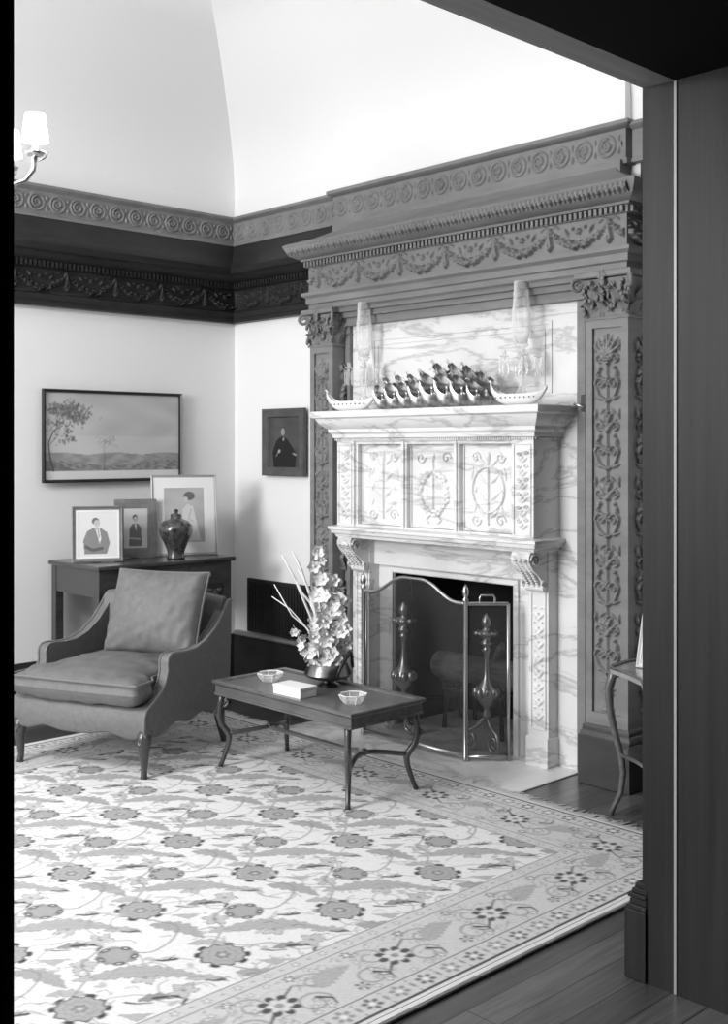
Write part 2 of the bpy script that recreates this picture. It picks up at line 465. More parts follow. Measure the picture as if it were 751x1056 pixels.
for (z0, z1, e) in ((.19, .205, .006), (.205, .222, .014), (.222, .235, .008), (.235, .250, .020), (.250, .265, .028)):
    pb.box((RX - .045 + e, DY1 - .018 + e * .3, z0), (RX + .02, DY1 + .12 - e, z1), bev=.003)
struct('trim_2', pb, M_jamb)
struct('trim_3', MB().box((4.104, DY1 - .014, 0), (4.112, DY1 - .004, DZ - .012), bev=.003), M_strip)  # thin strip added in place of the lit door gap

# wall cornice: dark entablature with a paler scroll frieze over it
ent = [(0, 2.225), (.055, 2.225), (.055, 2.245), (.040, 2.26), (.040, 2.29), (.022, 2.30), (.022, 2.43), (.045, 2.435), (.045, 2.47), (.07, 2.478), (.085, 2.50), (.125, 2.515), (.13, 2.55), (.115, 2.56), (.075, 2.60), (.045, 2.66), (.035, 2.715), (0, 2.715)]
fr = [(0, 2.705), (.040, 2.705), (.040, 2.722), (.028, 2.726), (.028, 2.850), (.042, 2.856), (.055, 2.868), (.055, 2.882), (0, 2.882)]
pathL = [(0, RY), (0, 0), (1.02, 0)]
t4 = struct('trim_4', MB().sweep(pathL, ent), M_darkwood, ang=40)
t5 = struct('trim_5', MB().sweep([(0, RY), (0, 0), (.99, 0)], fr), M_frieze, ang=40)
t6 = struct('trim_6', MB().box((2.96, -.03, 2.585), (3.02, -.001, 2.70)).sweep([(3.03, 0), (RX, 0)], ent), M_darkwood, ang=40)
t7 = struct('trim_7', MB().sweep([(2.918, 0), (RX, 0)], fr), M_frieze, ang=40)
MB.deep = 1.7
gc, sc_ = garland_cell(), scroll_cell()
g = MB(); a, L = tile_to(gc, .311, 3.0); g.relief(a, (.0215, -L - .05, 2.297), (0, 1, 0), (0, 0, 1), (1, 0, 0), L, .135)
a, L = tile_to(gc, .311, .93); g.relief(a, (.06, -.0215, 2.297), (1, 0, 0), (0, 0, 1), (0, -1, 0), L, .135)
g.build('garland_carving', M_darkwood, t4, smooth=True)
g = MB()
for k in range(150):
    y = -.07 - k * .026; g.box((.04, y, 2.438), (.062, y + .014, 2.468))
for k in range(36):
    x = .07 + k * .026; g.box((x, -.062, 2.438), (x + .014, -.04, 2.468))
g.build('dentil_band', M_darkwood, t4)
g = MB(); a, L = tile_to(sc_, .25, 3.4); g.relief(a, (.0275, -L - .03, 2.727), (0, 1, 0), (0, 0, 1), (1, 0, 0), L, .122)
a, L = tile_to(sc_, .25, .93); g.relief(a, (.035, -.0275, 2.727), (1, 0, 0), (0, 0, 1), (0, -1, 0), L, .122)
g.build('scroll_carving', M_frieze, t5, smooth=True)

# baseboards
bbp = [(0, 0), (.028, 0), (.028, .235), (.022, .245), (.018, .268), (.010, .285), (0, .287)]
struct('baseboard_left', MB().sweep([(0, RY), (0, -.012)], bbp), M_darkwood, ang=40)
struct('baseboard_back', MB().sweep([(0, 0), (1.0, 0)], bbp), M_darkwood, ang=40)
struct('baseboard_right', MB().sweep([(3.04, 0), (RX, 0)], bbp), M_darkwood, ang=40)
# black register in the wall
t = thing('wall_register', 'black metal register grille low on the wall behind the flowers', 'grille', (.5, 0, .318))
g = MB().box((-.354, -.014, 0), (.36, 0, .33), bev=.003); g.build('frame', M_grille, t)
g = MB()
for k in range(26): g.box((-.335 + k * .0265, -.020, .02), (-.323 + k * .0265, -.014, .31))
g.build('grate', M_grille, t)
struct('trim_8', MB().sweep([(.03, 0), (1.0, 0)], [(0, .288), (.030, .288), (.034, .296), (.026, .312), (0, .314)]), mat('polished_rail', .22, .3, coat=.4), ang=40)

# ------------------------------------------------------------------ carved wooden chimney surround
S = thing('fireplace_surround', 'carved wooden surround with two pilasters and garland entablature framing the marble', 'fireplace surround', (2.0175, 0, 0))
SX0, SX1, SY = 1.0, 3.035, -.25
OX = -2.0175


def sb(mb, name, m=M_carved, par=None, **k):
    o = mb.build(name, m, par or S, **k)
    if par is None: o.location = (OX, 0, 0)
    return o


eb = [(-.02, 2.205), (0.0, 2.205), (0.0, 2.232), (.012, 2.238), (.012, 2.268), (.030, 2.282), (.030, 2.298), (0, 2.304), (0, 2.436), (.014, 2.438), (.014, 2.468), (.03, 2.470), (.034, 2.48), (.040, 2.482), (.075, 2.500), (.080, 2.503), (.088, 2.52), (.10, 2.543), (.105, 2.556), (.085, 2.566), (-.02, 2.60), (-.15, 2.665), (-.19, 2.722)]
entab = sb(MB().sweep([(SX0, 0), (SX0, SY), (SX1, SY), (SX1, 0)], eb), 'entablature', ang=35)
g = MB()  # solid core behind the moulded face
g.box((SX0 + .02, SY + .02, 2.21), (SX1 - .02, -.002, 2.59)).box((1.19, -.235, 2.20), (2.84, -.002, 2.235))
for q, (y, z0) in enumerate(((-.225, 2.178), (-.20, 2.15), (-.175, 2.108))): g.box((1.19, y, z0), (2.84, -.002, 2.215))
g.box((1.01, -.085, 2.58), (2.893, -.002, 2.716))
sb(g, 'architrave')
g = MB(); a, L = tile_to(gc, .311, 2.02, .311 - (1.081 - SX0 - .008)); g.relief(border_fade(a, 1), (SX0 + .008, SY - .0005, 2.302), (1, 0, 0), (0, 0, 1), (0, -1, 0), L, .132)
a, L = tile_to(gc, .311, .23, .05); g.relief(border_fade(a, 1), (SX1 + .0005, SY + .008, 2.302), (0, 1, 0), (0, 0, 1), (1, 0, 0), L, .132)
sb(g, 'garland_carving', par=entab, smooth=True)
g = MB()
for k in range(79): x = SX0 - .008 + k * .026; g.box((x, SY - .030, 2.44), (x + .014, SY - .012, 2.466))
for k in range(9): y = SY + k * .026; g.box((SX1 + .012, y, 2.44), (SX1 + .03, y + .014, 2.466))
sb(g, 'dentil_band', par=entab)
c = Cell(.05, .044, .0028)
for s in (0, .05): c.leaf(s, 0, .045, .011, PI / 2, .009)
c.leaf(.025, 0, .045, .013, PI / 2, .012); c.dome(.0125, .03, .006, .007); c.dome(.0375, .03, .006, .007)
g = MB(); a, L = tile_to(c.a, .05, 2.17); d = np.array((0, -.03, .042)); d /= np.linalg.norm(d)
g.relief(a, (SX0 - .07, SY - .0785, 2.505), (1, 0, 0), d, (0, -.8, -.55), L, .048)
sb(g, 'leaf_carving', par=entab, smooth=True)
# paler scroll frieze over the cornice
sf = sb(MB().sweep([(.985, 0), (.985, -.045), (2.893, -.045), (2.893, 0)], [(-.01, 2.70), (.022, 2.70), (.022, 2.724), (.006, 2.728), (.006, 2.858), (.02, 2.864), (.034, 2.876), (.034, 2.892), (-.01, 2.892)]), 'scroll_frieze', M_frieze, ang=40)
g = MB(); a, L = tile_to(sc_, .25, 1.893); g.relief(a, (.99, -.0505, 2.731), (1, 0, 0), (0, 0, 1), (0, -1, 0), L, .124)
sb(g, 'scroll_carving', M_frieze, par=sf, smooth=True)


def pilaster(x0, x1, seed, side=True):
    p = thing('pilaster', None, None); p.parent = S; p.location = (OX, 0, 0)
    y0 = -.24; D = .014
    g = MB()
    g.box((x0, y0 + D, .26), (x1, -.001, 2.0))                         # shaft
    fw = .034
    g.box((x0, y0, .26), (x0 + fw, y0 + D, 2.0)).box((x1 - fw, y0, .26), (x1, y0 + D, 2.0)).box((x0 + fw, y0, .26), (x1 - fw, y0 + D, .315)).box((x0 + fw, y0, 1.965), (x1 - fw, y0 + D, 2.0))
    g.build('shaft', M_carved, p)
    W = x1 - x0 - 2 * fw; Hh = 1.65
    r = MB(); r.relief(border_fade(arabesque(W, Hh, seed=seed), 1), (x0 + fw, y0 + D - .0003, .315), (1, 0, 0), (0, 0, 1), (0, -1, 0), W, Hh)
    if side:
        r.relief(border_fade(arabesque(.15, Hh, seed=seed + 4), 1), (x1 + .0003, y0 + .045, .315), (0, 1, 0), (0, 0, 1), (1, 0, 0), .15, Hh)
    r.build('arabesque_carving', M_carved, p, smooth=True)
    g = MB().box((x0 - .022, y0 - .026, 0), (x1 + .022, -.001, .215), bev=.004)
    g.sweep([(x0, 0), (x0, y0), (x1, y0), (x1, 0)], [(0, .21), (.022, .21), (.016, .228), (.010, .235), (.010, .252), (.002, .262), (0, .262)])
    g.build('plinth', M_plinth, p, ang=40)
    # capital: bell, acanthus leaves, corner volutes and moulded abacus
    g = MB(); cx, cy = (x0 + x1) / 2, y0 / 2; hw = (x1 - x0) / 2
    g.sweep([(x0, 0), (x0, y0), (x1, y0), (x1, 0)], [(-.01, 2.0), (.008, 2.0), (.010, 2.008), (.004, 2.014), (.002, 2.02), (.004, 2.10), (.012, 2.15), (.020, 2.172), (-.01, 2.172)])
    g.box((x0 - .035, y0 - .038, 2.176), (x1 + .035, -.001, 2.205), bev=.005)
    g.build('capital', M_carved, p, ang=40)
    lf = MB()
    def acanthus(px, py, nx, ny, z0, h, wd, out):
        tx, ty = -ny, nx; V = []; R, Cc = 9, 7
        for i in range(R):
            t = i / (R - 1); o = .006 + out * t ** 2.2; z = z0 + h * (t if t < .85 else .85 - (t - .85) * .9)
            ww = wd * (.55 + .6 * math.sin(PI * min(t * 1.05, 1)) - .25 * t) * (1 + .18 * math.cos(t * 26))
            for j in range(Cc):
                s_ = (j / (Cc - 1) - .5) * 2; oo = o - .35 * wd * s_ * s_ * (.4) + .004 * math.cos(s_ * 7)
                V.append((px + nx * oo + tx * s_ * ww * .5, py + ny * oo + ty * s_ * ww * .5, z))
        F = [(i * Cc + j, i * Cc + j + 1, (i + 1) * Cc + j + 1, (i + 1) * Cc + j) for i in range(R - 1) for j in range(Cc - 1)]
        n = len(V); V2 = [(a - nx * .004, b - ny * .004, c_) for a, b, c_ in V]
        lf.add(V, F); lf.add(V2, F)
    for fx in (-.72, 0, .72): acanthus(cx + fx * hw, y0, 0, -1, 2.012, .075, .068, .050)
    for fx in (-.36, .36): acanthus(cx + fx * hw, y0, 0, -1, 2.05, .10, .068, .056)
    sides = [(x1, 1), (x0, -1)]
    for sx, nx in sides:
        for fy in (.04, .12, .20): acanthus(sx, y0 + fy, nx, 0, 2.012, .075, .068, .050)
        for fy in (.08, .16): acanthus(sx, y0 + fy, nx, 0, 2.05, .10, .068, .056)
        # corner volute, a coiled tube
        ca = math.atan2(-1, nx); dx, dy = math.cos(ca), math.sin(ca)
        pts = []; rs = []
        for k in range(26):
            t = k / 25; th = PI * .9 - t * 4.2 * PI * .7; rr = .032 * (1 - .8 * t)
            pts.append((sx + nx * .012 + dx * (.018 + math.cos(th) * rr), y0 - .012 + dy * (.018 + math.cos(th) * rr), 2.150 + math.sin(th) * rr)); rs.append(.0105 * (1 - .4 * t))
        pts = [(sx - nx * .02, y0 - .01, 2.09), (sx + nx * .0, y0 - .012, 2.125)] + pts
        lf.tube(pts, [.006, .007] + rs, 7)
        for k in range(9):
            lf.ball((sx + nx * random.uniform(0, .022), y0 - random.uniform(0, .022), 2.10 + random.uniform(0, .06)), random.uniform(.006, .011), 7)
    # centre scrolls and fleuron
    for s_ in (-1, 1):
        t = np.linspace(0, 1, 18); th = -PI / 2 + s_ * t * 2.6 * PI * .8; rr = .018 * (1 - .75 * t)
        lf.tube([(cx + s_ * .03 + math.cos(q) * w_, y0 - .02, 2.135 + math.sin(q) * w_) for q, w_ in zip(th, rr)], .0055, 6)
    for k in range(5): a_ = 2 * PI * k / 5; lf.ball((cx + .014 * math.cos(a_), y0 - .036, 2.185 + .014 * math.sin(a_)), .010, 7, (1, .6, 1))
    rr = random.Random(seed)
    for k in range(48):
        lf.ball((x0 + rr.uniform(-.01, 1.02) * (x1 - x0), y0 - rr.uniform(.010, .034), 2.02 + rr.uniform(0, .14)), rr.uniform(.006, .012), 6, (1, .8, 1.3))
    lf.build('acanthus_leaves', M_carved, p, smooth=True)
    return p


pilaster(1.0, 1.185, 2); pilaster(2.82, 3.035, 2)
for x0, x1 in ((1.19, 1.225), (2.712, 2.755), (2.772, 2.815)):
    sb(MB().box((x0, -.152, 0), (x1, -.001, 2.11), bev=.003), 'inner_frame')

# ------------------------------------------------------------------ marble mantelpiece
FP = thing('marble_mantelpiece', 'white veined marble mantelpiece with carved panels and scrolled corbels', 'mantelpiece', (1.95, -.13, 0))


def fb(mb, name, m=M_marble, par=None, **k):
    o = mb.build(name, m, par or FP, **k)
    if par is None: o.location = (-1.95, .13, 0)
    return o


YS = -.13
g = MB().box((1.227, YS, 0), (FX0, -.001, 2.112)).box((FX1, YS, 0), (2.711, -.001, 2.112)).box((FX0, YS, FZ), (FX1, -.001, 2.112))
fb(g, 'wall_slab')
# raised panel moulding above the shelf
def rect_mould(mb, x0, x1, z0, z1, y, w_, h_):
    for (a0, a1, b0, b1) in ((x0, x1, z0, z0 + w_), (x0, x1, z1 - w_, z1), (x0, x0 + w_, z0 + w_, z1 - w_), (x1 - w_, x1, z0 + w_, z1 - w_)):
        mb.box((a0, y - h_, b0), (a1, y, b1), bev=min(w_, h_) * .3)
g = MB(); rect_mould(g, 1.38, 2.56, 1.70, 2.035, YS, .018, .006); rect_mould(g, 1.42, 2.52, 1.735, 2.0, YS, .008, .005)
fb(g, 'panel_moulding')
BX0, BX1, BY, BZ0, BZ1 = 1.31, 2.60, -.32, 1.036, 1.50
g = MB().box((BX0, BY + .05, BZ0), (BX1, YS, BZ1)).box((BX0, BY, BZ0), (BX0 + .125, BY + .05, BZ1)).box((BX1 - .125, BY, BZ0), (BX1, BY + .05, BZ1))
ix0, ix1 = BX0 + .125, BX1 - .125; pw = (ix1 - ix0) / 3
for k in range(4):
    x = ix0 + pw * k; hw_ = .018 if 0 < k < 3 else .012
    g.box((max(ix0, x - hw_), BY + .018, BZ0), (min(ix1, x + hw_), BY + .05, BZ1))
    if 0 < k < 3: g.box((x - .008, BY + .006, BZ0 + .01), (x + .008, BY + .018, BZ1 - .01))
g.box((ix0, BY + .012, BZ1 - .03), (ix1, BY + .05, BZ1)).box((ix0, BY + .012, BZ0), (ix1, BY + .05, BZ0 + .022))
fb(g, 'overmantel_block')
shelf = fb(MB().sweep([(BX0, YS), (BX0, BY), (BX1, BY), (BX1, YS)], [(-.05, 1.485), (.004, 1.485), (.004, 1.498), (.016, 1.502), (.020, 1.520), (.034, 1.532), (.036, 1.548), (.050, 1.556), (.075, 1.585), (.082, 1.60), (.100, 1.608), (.104, 1.636), (.100, 1.64), (-.05, 1.64)]).box((BX0 + .02, BY + .02, 1.56), (BX1 - .02, YS, 1.6398)), 'shelf', ang=30)
g = MB()
for k in range(100): x = BX0 - .005 + k * .0131; g.box((x, BY - .0135, 1.488), (x + .007, BY - .003, 1.499))
for k in range(14): y = BY + k * .0131; g.box((BX1 + .003, y, 1.488), (BX1 + .0135, y + .007, 1.499))
fb(g, 'bead_band', par=shelf)
fb(MB().sweep([(BX0, YS), (BX0, BY), (BX1, BY), (BX1, YS)], [(-.04, .985), (.004, .985), (.010, 1.0), (.022, 1.006), (.026, 1.022), (.036, 1.026), (.036, 1.040), (.002, 1.048), (-.04, 1.048)]), 'lower_moulding', ang=30)
# lintel and legs
lg = [(BX0 + .01, BX0 + .12), (BX1 - .12, BX1 - .01)]
g = MB().box((lg[0][1], YS - .035, .84), (lg[1][0], YS + .01, .99)); rect_mould(g, FX0 - .03, FX1 + .03, -.1, FZ + .03, YS, .028, .014)
fb(g, 'lintel')
for (x0, x1) in lg:
    g = MB().box((x0, -.20, .14), (x1, YS, .99)).box((x0 - .006, -.215, 0), (x1 + .006, YS, .14), bev=.006)
    rect_mould(g, x0 + .012, x1 - .012, .17, .80, -.20, .008, .006)
    leg = fb(g, 'jamb_leg')
    c = Cell(x1 - x0 - .04, .60, .003); m_ = c.W / 2; v = .03
    while v < .55:
        for s_ in (-1, 1): c.leaf(m_, v, .045, .007, PI / 2 - s_ * .8, .006); c.dome(m_ + s_ * .02, v + .055, .006, .005)
        c.dome(m_, v + .03, .007, .007); v += .065
    r = MB().relief(border_fade(c.a), (x0 + .02, -.2003, .185), (1, 0, 0), (0, 0, 1), (0, -1, 0), c.W, .60)
    fb(r, 'floral_carving', par=leg, smooth=True)
    # scrolled corbel
    pts = [(-.20, .985), (-.325, .985), (-.335, .965), (-.335, .945), (-.322, .925), (-.305, .905), (-.285, .89), (-.262, .875), (-.245, .855), (-.232, .835), (-.238, .820), (-.230, .805), (-.215, .80), (-.20, .805)]
    g = MB().prism([(p[0], p[1]) for p in pts], 'x', x0 + .004, x1 - .004)
    for sx in (x0 + .0, x1 - .0):
        for (cy_, cz, R0) in ((-.295, .948, .032), (-.232, .835, .02)):
            t = np.linspace(0, 1, 30); th = t * 3.2 * PI; rr = R0 * (1 - .85 * t)
            g.tube([(sx, cy_ - math.cos(q) * w_, cz + math.sin(q) * w_) for q, w_ in zip(th, rr)], .005, 6)
    for k in range(11):
        t = k / 10; yy = -.335 + .10 * t; zz = .95 - .12 * t
        for s_ in (-1, 0, 1): g.ball(((x0 + x1) / 2 + s_ * .028, yy - .002, zz), .013 * (1 - .3 * t), 8, (1, .8, .8))
    fb(g, 'corbel', ang=50)


def mpanel(kind, x0, x1):
    W, H = x1 - x0, BZ1 - BZ0 - .07; c = Cell(W, H, .003); m_, r_ = W / 2, random.Random(kind)
    if kind == 1:
        for k in range(120):
            a_ = 2 * PI * k / 120; a2 = r_.uniform(-.012, .012)
            c.dome(m_ + math.cos(a_) * (W * .30 + a2), H * .42 + math.sin(a_) * (W * .33 + a2), r_.uniform(.006, .012), r_.uniform(.005, .010))
        c.stroke([(m_, H * .2), (m_, H * .9)], .004, .004, .006); c.leaf(m_, H * .82, .04, .01, PI / 2, .008)
        for s_ in (-1, 1): c.spiral(m_ + s_ * W * .28, H * .85, .03, 1.2, 0, .004, .003, .006, s_); c.stroke([(m_, H * .2), (m_ + s_ * .05, H * .08), (m_ + s_ * .03, H * .04)], .004, .003, .006)
    else:
        c.stroke([(m_, .03), (m_, H - .05)], .005, .004, .007); c.leaf(m_, H * .8, .05, .013, PI / 2, .009)
        if kind == 2:
            t = np.linspace(0, 2 * PI, 70); c.stroke(np.c_[m_ + W * .32 * np.sin(t), H * .48 + H * .27 * np.cos(t)], .005, .005, .007)
        for s_ in (-1, 1):
            for v in (.06, .14, .22, .30):
                c.leaf(m_ + s_ * .015, v, .055, .009, PI / 2 - s_ * .9, .006); c.leaf(m_ + s_ * .085, v + .03, .04, .008, PI / 2 + s_ * .4, .005)
            c.spiral(m_ + s_ * W * .25, H * .12, .03, 1.3, 0, .004, .003, .006, s_); c.spiral(m_ + s_ * W * .25, H * .86, .026, 1.3, 0, .004, .003, .006, -s_)
            c.leaf(m_ + s_ * W * .35, H * .6, .06, .008, PI / 2 + s_ * .2, .006)
    return c.a, W, H


for k in range(3):
    x0, x1 = ix0 + pw * k + .024, ix0 + pw * (k + 1) - .024
    a, W, H = mpanel(k, x0, x1); g = MB().relief(border_fade(a), (x0, BY + .0497, BZ0 + .03), (1, 0, 0), (0, 0, 1), (0, -1, 0), W, H)
    rect_mould(g, x0 - .004, x1 + .004, BZ0 + .024, BZ1 - .032, BY + .05, .007, .008)
    fb(g, 'carved_panel', ang=50)
for x0 in (BX0 + .02, BX1 - .105):
    c = Cell(.085, .40, .003); v = .02; r_ = random.Random(5)
    while v < .36:
        for s_ in (-1, 1): c.leaf(.0425, v, .035, .007, PI / 2 - s_ * .9, .006); c.spiral(.0425 + s_ * .02, v + .04, .012, 1, 0, .003, .002, .005, s_)
        c.dome(.0425, v + .02, .007, .007); v += .06
    g = MB().relief(border_fade(c.a), (x0, BY - .0003, BZ0 + .03), (1, 0, 0), (0, 0, 1), (0, -1, 0), .085, .40)
    rect_mould(g, x0 - .008, x0 + .093, BZ0 + .02, BZ1 - .03, BY, .006, .005)
    fb(g, 'carved_end_panel', ang=50)
# firebox
g = MB().box((FX0 - .02, .42, 0), (FX1 + .02, .45, FZ + .02)).box((FX0 - .03, -.12, 0), (FX0, .45, FZ + .02)).box((FX1, -.12, 0), (FX1 + .03, .45, FZ + .02)).box((FX0 - .02, -.12, FZ), (FX1 + .02, .45, FZ + .03))
fb(g, 'firebox', M_soot)
struct('floor_hearth', MB().box((1.18, -.82, 0), (2.72, -.13, .006), bev=.002).box((FX0, -.14, 0.0005), (FX1, .43, .0062)), M_marble)

# ------------------------------------------------------------------ fireplace tools: log, andirons, screen
lg_ = thing('fire_log', 'thick bark covered log lying across the firebox', 'log', (1.95, .14, .30))
pr = [(0.001, -.34), (.068, -.34), (.075, -.3), (.072, -.1), (.08, .05), (.074, .2), (.078, .33), (.07, .345), (.001, .345)]
MB().lathe(pr, seg=20, axis='x').build('bark', M_log, lg_, ang=50)
MB().tube([(.05, 0, .05), (.10, -.02, .13), (.13, -.03, .16)], [.03, .025, .02], 9).build('branch_stub', M_log, lg_, smooth=True)
gr = thing('fire_grate', 'black iron grate carrying the log', 'grate', (1.95, .14, .006))
g = MB()
for x in (-.19, -.095, 0, .095, .19): g.tube([(x, -.14, .26), (x, -.12, .215), (x, .12, .215), (x, .14, .26)], .009, 6)
for y in (-.11, .11): g.tube([(-.21, y, .205), (.21, y, .205)], .010, 6)
g.build('bars', M_iron, gr)
for x in (-.18, .18):
    for y in (-.11, .11): MB().tube([(x, y, .2), (x * 1.04, y * 1.05, .1), (x * 1.06, y * 1.1, 0)], [.011, .010, .013], 6).build('leg', M_iron, gr)


def andiron(x, y, label):
    t = thing('andiron', label, 'andiron', (x, y, .006), 0, 'pair of brass andirons')
    pr = [(.001, .165), (.02, .165), (.026, .18), (.014, .20), (.016, .215), (.035, .235), (.05, .26), (.054, .285), (.045, .31), (.026, .335), (.018, .36), (.015, .40), (.013, .45), (.016, .475), (.027, .485), (.018, .495), (.02, .507), (.033, .517), (.024, .528), (.018, .537), (.03, .552), (.052, .566), (.03, .578), (.014, .588), (.02, .598), (.028, .615), (.022, .635), (.008, .655), (.001, .66)]
    MB().lathe(pr, seg=24).build('shaft', M_brass, t, smooth=True)
    g = MB()
    for k in range(8):
        a_ = 2 * PI * k / 8; g.ball((.05 * math.cos(a_), .05 * math.sin(a_), .285), .020, 7, (1, 1, 1.3))
    g.build('lower_knop', M_brass, t, smooth=True); g = MB()
    for k in range(8): a_ = 2 * PI * k / 8; g.ball((.045 * math.cos(a_), .045 * math.sin(a_), .566), .018, 7, (1, 1, .7))
    g.build('upper_knop', M_brass, t, smooth=True)
    for s_ in (-1, 1):
        p = [(0, 0, .165), (s_ * .02, -.01, .15), (s_ * .045, -.02, .12), (s_ * .085, -.03, .10), (s_ * .105, -.035, .06)]
        th = np.linspace(0, 1, 24)
        p += [(s_ * (.07 + .035 * (1 - .75 * q) * math.cos(-q * 3 * PI)), -.035, .055 + .045 * (1 - .75 * q) * math.sin(-q * 3 * PI)) for q in th]
        MB().tube(p, [.010] * 5 + [.010 - .003 * q for q in th], 8).build('scroll_foot', M_brass, t, smooth=True)
    MB().tube([(0, .02, .17), (0, .10, .16), (0, .42, .12), (0, .44, .0)], .009, 6).build('rear_bar', M_iron, t)
    return t


andiron(1.67, -.19, 'tall brass andiron with turned shaft standing left of the firebox')
andiron(2.22, -.19, 'tall brass andiron with scroll feet standing right of the firebox')

FS = thing('fire_screen', 'three-fold brass fire screen with arched centre panel on the hearth', 'fire screen', (1.911, -.375, .006))


def scr_panel(p0, p1, arch):
    p0, p1 = Vector(p0), Vector(p1); n = 40; pl = thing('screen_panel', None, None); pl.parent = FS; pl.location = (-1.911, .375, 0)
    top = []
    for k in range(n + 1):
        t = k / n; z = .725
        if arch:
            q = min(t, 1 - t); z = .725 + .088 * (0 if q < .08 else (1 - math.cos(PI * min(1, (q - .08) / .34))) / 2)
        top.append((p0.x + (p1.x - p0.x) * t, p0.y + (p1.y - p0.y) * t, z))
    g = MB(); V = [(a, b, .02) for a, b, _ in top] + top
    g.add(V, [(i, i + 1, n + 2 + i, n + 1 + i) for i in range(n)]); g.build('mesh_screen', M_mesh, pl)
    g = MB().tube(top, .009, 8); g.tube([(top[0][0], top[0][1], .02), (top[-1][0], top[-1][1], .02)], .009, 8)
    for e in (0, -1): g.tube([(top[e][0], top[e][1], .0), (top[e][0], top[e][1], .725)], .008, 8)
    g.build('rail', M_brass, pl, smooth=True)
    return pl


A_, B_, C_, D_ = (1.432, -.225), (1.569, -.375), (2.253, -.375), (2.388, -.235)
scr_panel(A_, B_, False); scr_panel(B_, C_, True); pr_ = scr_panel(C_, D_, False)
for (x, y) in (B_, C_):
    MB().lathe([(.012, 0), (.016, .01), (.011, .02), (.011, .735), (.016, .745), (.008, .752), (.014, .765), (.016, .78), (.011, .80), (.001, .815)], (x - 1.911, y + .375 - .004, 0), 12).build('post', M_brass, FS, smooth=True)
mx_, my_ = (C_[0] + D_[0]) / 2, (C_[1] + D_[1]) / 2
dv = Vector((D_[0] - C_[0], D_[1] - C_[1], 0)).normalized() * .035
MB().tube([(mx_ - dv.x, my_ - dv.y, .727), (mx_ - dv.x, my_ - dv.y, .752), (mx_ - dv.x * .8, my_ - dv.y * .8, .764), (mx_ + dv.x * .8, my_ + dv.y * .8, .764), (mx_ + dv.x, my_ + dv.y, .752), (mx_ + dv.x, my_ + dv.y, .727)], .005, 7).build('handle', M_brass, pr_, smooth=True)

MB.deep = 1.0
# ------------------------------------------------------------------ painted canvases (patterns as vertex colour)
class Canvas:
    def __init__(s, W, H, res, base):
        s.nu, s.nv = int(round(W / res)) + 1, int(round(H / res)) + 1; s.W, s.H = W, H
        s.U, s.V = np.meshgrid(np.linspace(0, W, s.nu), np.linspace(0, H, s.nv)); s.a = np.full(s.U.shape, float(base)); s.res = res

    def _win(s, u, v, R):
        i0, i1 = max(0, int((v - R) / s.res)), min(s.nv, int((v + R) / s.res) + 2); j0, j1 = max(0, int((u - R) / s.res)), min(s.nu, int((u + R) / s.res) + 2)
        return (slice(i0, i1), slice(j0, j1)) if i0 < i1 and j0 < j1 else None

    def ell(s, u, v, ru, rv, c, ang=0, soft=.0, al=1):
        w_ = s._win(u, v, max(ru, rv) * (1.0 + soft) + s.res)
        if w_ is None: return
        du, dv = s.U[w_] - u, s.V[w_] - v; ca, sa = math.cos(ang), math.sin(ang)
        d = np.sqrt(((du * ca + dv * sa) / ru) ** 2 + ((-du * sa + dv * ca) / rv) ** 2)
        k = np.clip((1 + soft - d) / max(soft * 2, s.res / min(ru, rv)), 0, 1) * al
        s.a[w_] = s.a[w_] * (1 - k) + c * k

    def stroke(s, pts, r, c, r1=None, al=1):
        pts = np.array(pts, float); L = np.r_[0, np.cumsum(np.hypot(*np.diff(pts, axis=0).T))]; r1 = r if r1 is None else r1
        for t in np.linspace(0, 1, max(2, int(L[-1] / max(min(r, r1) * .8, s.res * .8)))):
            rr = r + (r1 - r) * t; s.ell(np.interp(t * L[-1], L, pts[:, 0]), np.interp(t * L[-1], L, pts[:, 1]), rr, rr, c, al=al)

    def poly(s, pts, c, al=1):
        p = np.array(pts, float); w_ = s._win(*(p.mean(0)), float(np.abs(p - p.mean(0)).max()) + s.res)
        if w_ is None: return
        X, Y = s.U[w_], s.V[w_]; ins = np.zeros(X.shape, bool); n = len(p)
        for i in range(n):
            (x1, y1), (x2, y2) = p[i], p[(i + 1) % n]
            if y1 == y2: continue
            ins ^= ((y1 > Y) != (y2 > Y)) & (X < (x2 - x1) * (Y - y1) / (y2 - y1) + x1)
        s.a[w_] = np.where(ins, s.a[w_] * (1 - al) + c * al, s.a[w_])

    def mesh(s, o, u, v, n=None):
        g = MB(); g.relief(np.zeros(s.a.shape), o, u, v, (0, 0, 0), s.W, s.H); g.cols = s.a.ravel(); return g


# ------------------------------------------------------------------ rug
RX0, RX1, RY0, RY1 = .62, 3.67, -3.95, -.655
cv = Canvas(RX1 - RX0, RY1 - RY0, .0052, .70)
G0, MID, LT, DK = .78, .30, .44, .07
cv.a[:] = G0


def W2(x, y): return x - RX0, y - RY0


D45 = PI / 4
rr_ = random.Random(11)


def rot(x, y, a, cx, cy): return cx + x * math.cos(a) - y * math.sin(a), cy + x * math.sin(a) + y * math.cos(a)


def petalstar(u, v, R, c, n=10, inner=.72, ang=0):
    pts = []
    for k in range(n * 4):
        a_ = 2 * PI * k / (n * 4); rad = R * (inner + (1 - inner) * (.5 + .5 * math.cos(a_ * n)))
        pts.append(rot(rad * math.cos(a_), rad * .92 * math.sin(a_), ang, u, v))
    cv.poly(pts, c)


def flower(u, v, R, c, cc, n=6):
    for k in range(n):
        a_ = 2 * PI * k / n; cv.ell(u + math.cos(a_) * R * .62, v + math.sin(a_) * R * .62, R * .38, R * .30, c, a_)
    cv.ell(u, v, R * .36, R * .36, cc)


